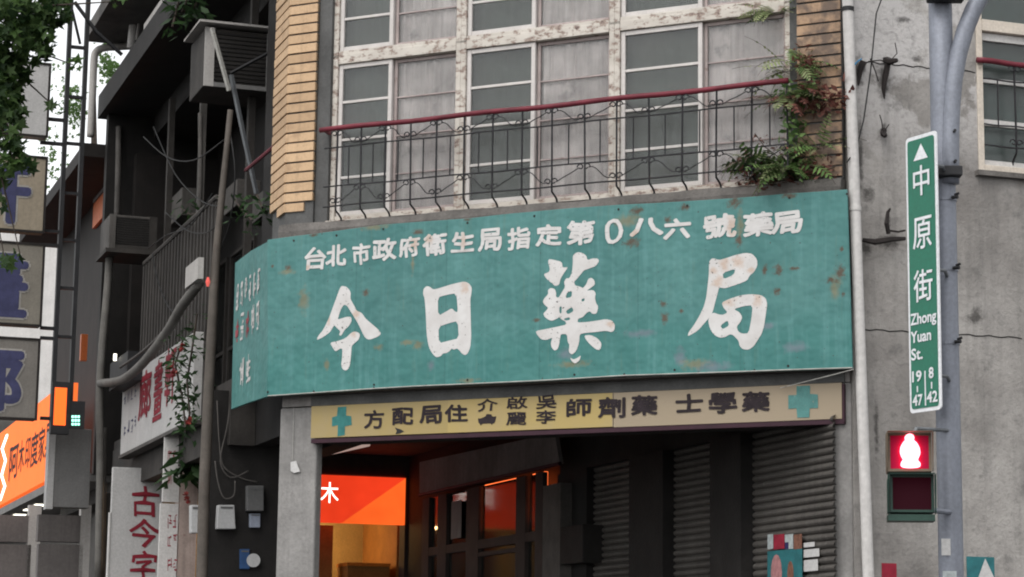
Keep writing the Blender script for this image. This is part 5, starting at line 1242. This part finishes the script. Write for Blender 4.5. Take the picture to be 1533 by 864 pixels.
# posters on the right shutter
def SOF(x, y, o=.035): return LP.uz(x, y, -SW+o)
PO = thing('shutter_poster', 'teal poster topped by small pictures pasted on the right hand shutter', 'poster', LP.pp(1175, 900, -SW+.03))
def sheet(x0, y0, x1, y1, mat, nm, o):
    a, z1 = SOF((x0+x1)/2, y0, o); z0 = SOF((x0+x1)/2, y1, o)[1]; u0_, u1_ = SOF(x0, (y0+y1)/2, o)[0], SOF(x1, (y0+y1)/2, o)[0]
    return MB().box(LP, u0_, u1_, z0, z1, -SW+o-.004, -SW+o)
sheet(1149, 823, 1201, 930, 'paper_teal', '', .02).build('sheet', 'paper_teal', PO)
for x0, x1, mt in ((1149, 1157, 'paper_pale'), (1158, 1174, 'paper_red'), (1175, 1187, 'paper_pale'), (1188, 1200, 'paper_brown')):
    sheet(x0, 800, x1, 822, mt, '', .022).build('picture', mt, PO)
sheet(1175, 812, 1180, 822, 'paper_blue', '', .025).build('picture', 'paper_blue', PO)
m = MB(); cu, cz = SOF(1162, 858, .025); n = 16; hu = abs(SOF(1170, 858)[0]-SOF(1154, 858)[0])/2; vs = [(cu+hu*math.cos(2*math.pi*i/n), cz+.17*math.sin(2*math.pi*i/n)) for i in range(n)]
m.prism(LP, vs, -SW+.021, -SW+.025); m.build('oval_print', 'paper_pink', PO)
m = MB(); cu, cz = SOF(1183, 860, .025); hu *= .55; vs = [(cu+hu*math.cos(2*math.pi*i/n), cz+.12*math.sin(2*math.pi*i/n)) for i in range(n)]
m.prism(LP, vs, -SW+.021, -SW+.025); m.build('oval_print', 'paper_brown', PO)
for nm, lab, r in (('paper_scrap', 'torn white paper strip on the shutter right of the teal poster', (1203, 822, 1226, 834)), ('paper_scrap', 'upper torn white paper strip on the shutter beside the small pictures', (1203, 812, 1219, 819)), ('paper_scrap', 'lowest torn white paper strip on the shutter right of the teal poster', (1203, 838, 1224, 855))):
    tag(sheet(*r, '', '', .0).build(nm, 'paper_white'), lab, 'paper')

# ================================================================== TREE (top left)
rt = random.Random(33)
TY = 26.0
tb = at(-170, 900, TY)
TR_ = thing('street_tree', 'leafy street tree reaching into the top left over the vertical light boxes', 'tree', (tb[0], tb[1], 0))
crown = at(-60, 60, TY)
m = MB(); m.tube([(tb[0], tb[1], 0), (tb[0]+.1, tb[1], 2.5), (tb[0]+.25, tb[1]+.1, 5.5), (tb[0]+.6, tb[1], 8), tuple(at(-60, 40, TY))], [.2, .17, .14, .1, .05], 9); m.build('trunk', 'bark', TR_, smooth=True)
clumps = [(-60, 40, 90, 80, 900), (15, 30, 62, 60, 620), (70, 15, 38, 28, 160), (0, 110, 46, 48, 480), (55, 62, 30, 34, 190), (5, 165, 36, 28, 240), (-40, 170, 80, 70, 600), (10, 215, 26, 22, 90), (84, 162, 10, 6, 10), (20, 240, 22, 16, 46), (0, 265, 20, 16, 44), (40, 248, 10, 9, 14), (112, 98, 13, 9, 12), (4, 300, 8, 12, 10), (90, 3, 22, 9, 30), (108, -6, 12, 8, 12), (-60, -60, 160, 60, 600), (178, 2, 12, 8, 8), (8, 392, 16, 10, 18), (30, 380, 8, 5, 6)]
lv = MB(); lt = MB(); br = MB()
def leaf(mb, p, s):
    a = np.array([rt.gauss(0, 1), rt.gauss(0, .8), rt.gauss(-.25, .7)]); a = a/np.linalg.norm(a); nrm = np.array([rt.gauss(0, .8), rt.gauss(-.5, .8), rt.gauss(.4, .7)]); b = np.cross(a, nrm); b = b/np.linalg.norm(b); c = np.cross(a, b)
    pts = []
    for k in range(10):
        ang = math.pi*2*k/10 ; r = (1.0 if k % 2 == 0 else .42)*s*.5
        if k == 5: r = .2*s
        pts.append(p + a*r*math.cos(ang) + b*r*math.sin(ang) + c*(.06*s*math.cos(ang*2)))
    mb.add(pts, [tuple(range(10))])
for cx, cy, rx, ry, n in clumps:
    ctr = at(cx, cy, TY+rt.uniform(-.4, .4)); kx, kz = rx*TY/FOC, ry*TY/FOC
    br.tube([at(-60, 40+rt.uniform(-40, 40), TY), (np.array(at(-60, 40, TY))+ctr)/2+np.array([0, rt.uniform(-.2, .2), .05]), ctr], [.03, .016, .006], 5)
    for i in range(int(n*.6)):
        while True:
            d = np.array([rt.uniform(-1, 1) for _ in range(3)])
            if d@d < 1: break
        p = ctr + np.array([d[0]*kx, d[1]*max(kx, .25)*1.1, d[2]*kz])
        leaf(lt if (rt.random() < .10 or (cx, cy) in ((112, 98), (20, 240))) else lv, p, rt.choice((rt.uniform(.09, .15), rt.uniform(.15, .25))))
br.build('branches', 'bark', TR_); lv.build('crown', 'leaf_tree', TR_); lt.build('young_leaves', 'leaf_light', TR_)
# greenery hanging under the upper eave
vine('dark green shoots hanging from the eave left of the upper air conditioner', X(-3.6), .3, [[(285, -20), (278, 5), (272, 18)], [(268, 0), (262, 25), (258, 40)], [(300, -10), (292, 8), (288, 20)]], ['leaf_deep'], 22, .2, rv)
# far tree glimpsed through the gaps
FT = thing('distant_tree', 'pale distant tree glimpsed through the gaps behind the ladder frame', 'tree', at(130, 960, 60)*np.array([1, 1, 0]))
m = MB(); fb = at(130, 960, 60); m.tube([(fb[0], fb[1], 0), (fb[0], fb[1], 8), tuple(at(140, 130, 60))], [.3, .22, .06], 7); m.build('trunk', 'bark', FT)
lv = MB()
for cx, cy, rx, ry, n in ((165, 104, 13, 24, 260), (75, 250, 12, 60, 110), (110, 165, 14, 34, 240), (75, 120, 20, 30, 40)):
    ctr = at(cx, cy, 60)
    for i in range(n):
        leaf(lv, ctr+np.array([rt.gauss(0, .5)*rx*60/FOC, rt.gauss(0, .6), rt.gauss(0, .5)*ry*60/FOC]), rt.uniform(.10, .2))
lv.build('crown', 'leaf_light', FT)
FB = thing('distant_block', 'pale distant building seen in the slit left of the ladder frame', 'building', at(60, 975, 75)*np.array([1, 1, 0]))
q = PL(at(60, 900, 75), 5); 
MB().box(q, -4, .35, 0, q.uz(70, 345)[1], -6, 0).build('wall', 'white_paint', FB)
for i in range(2):
    for j in range(3): MB().box(q, -3.5+i*1.5, -2.5+i*1.5, 3+j*3, 4.6+j*3, .001, .03).build('window', 'grime_light', FB)
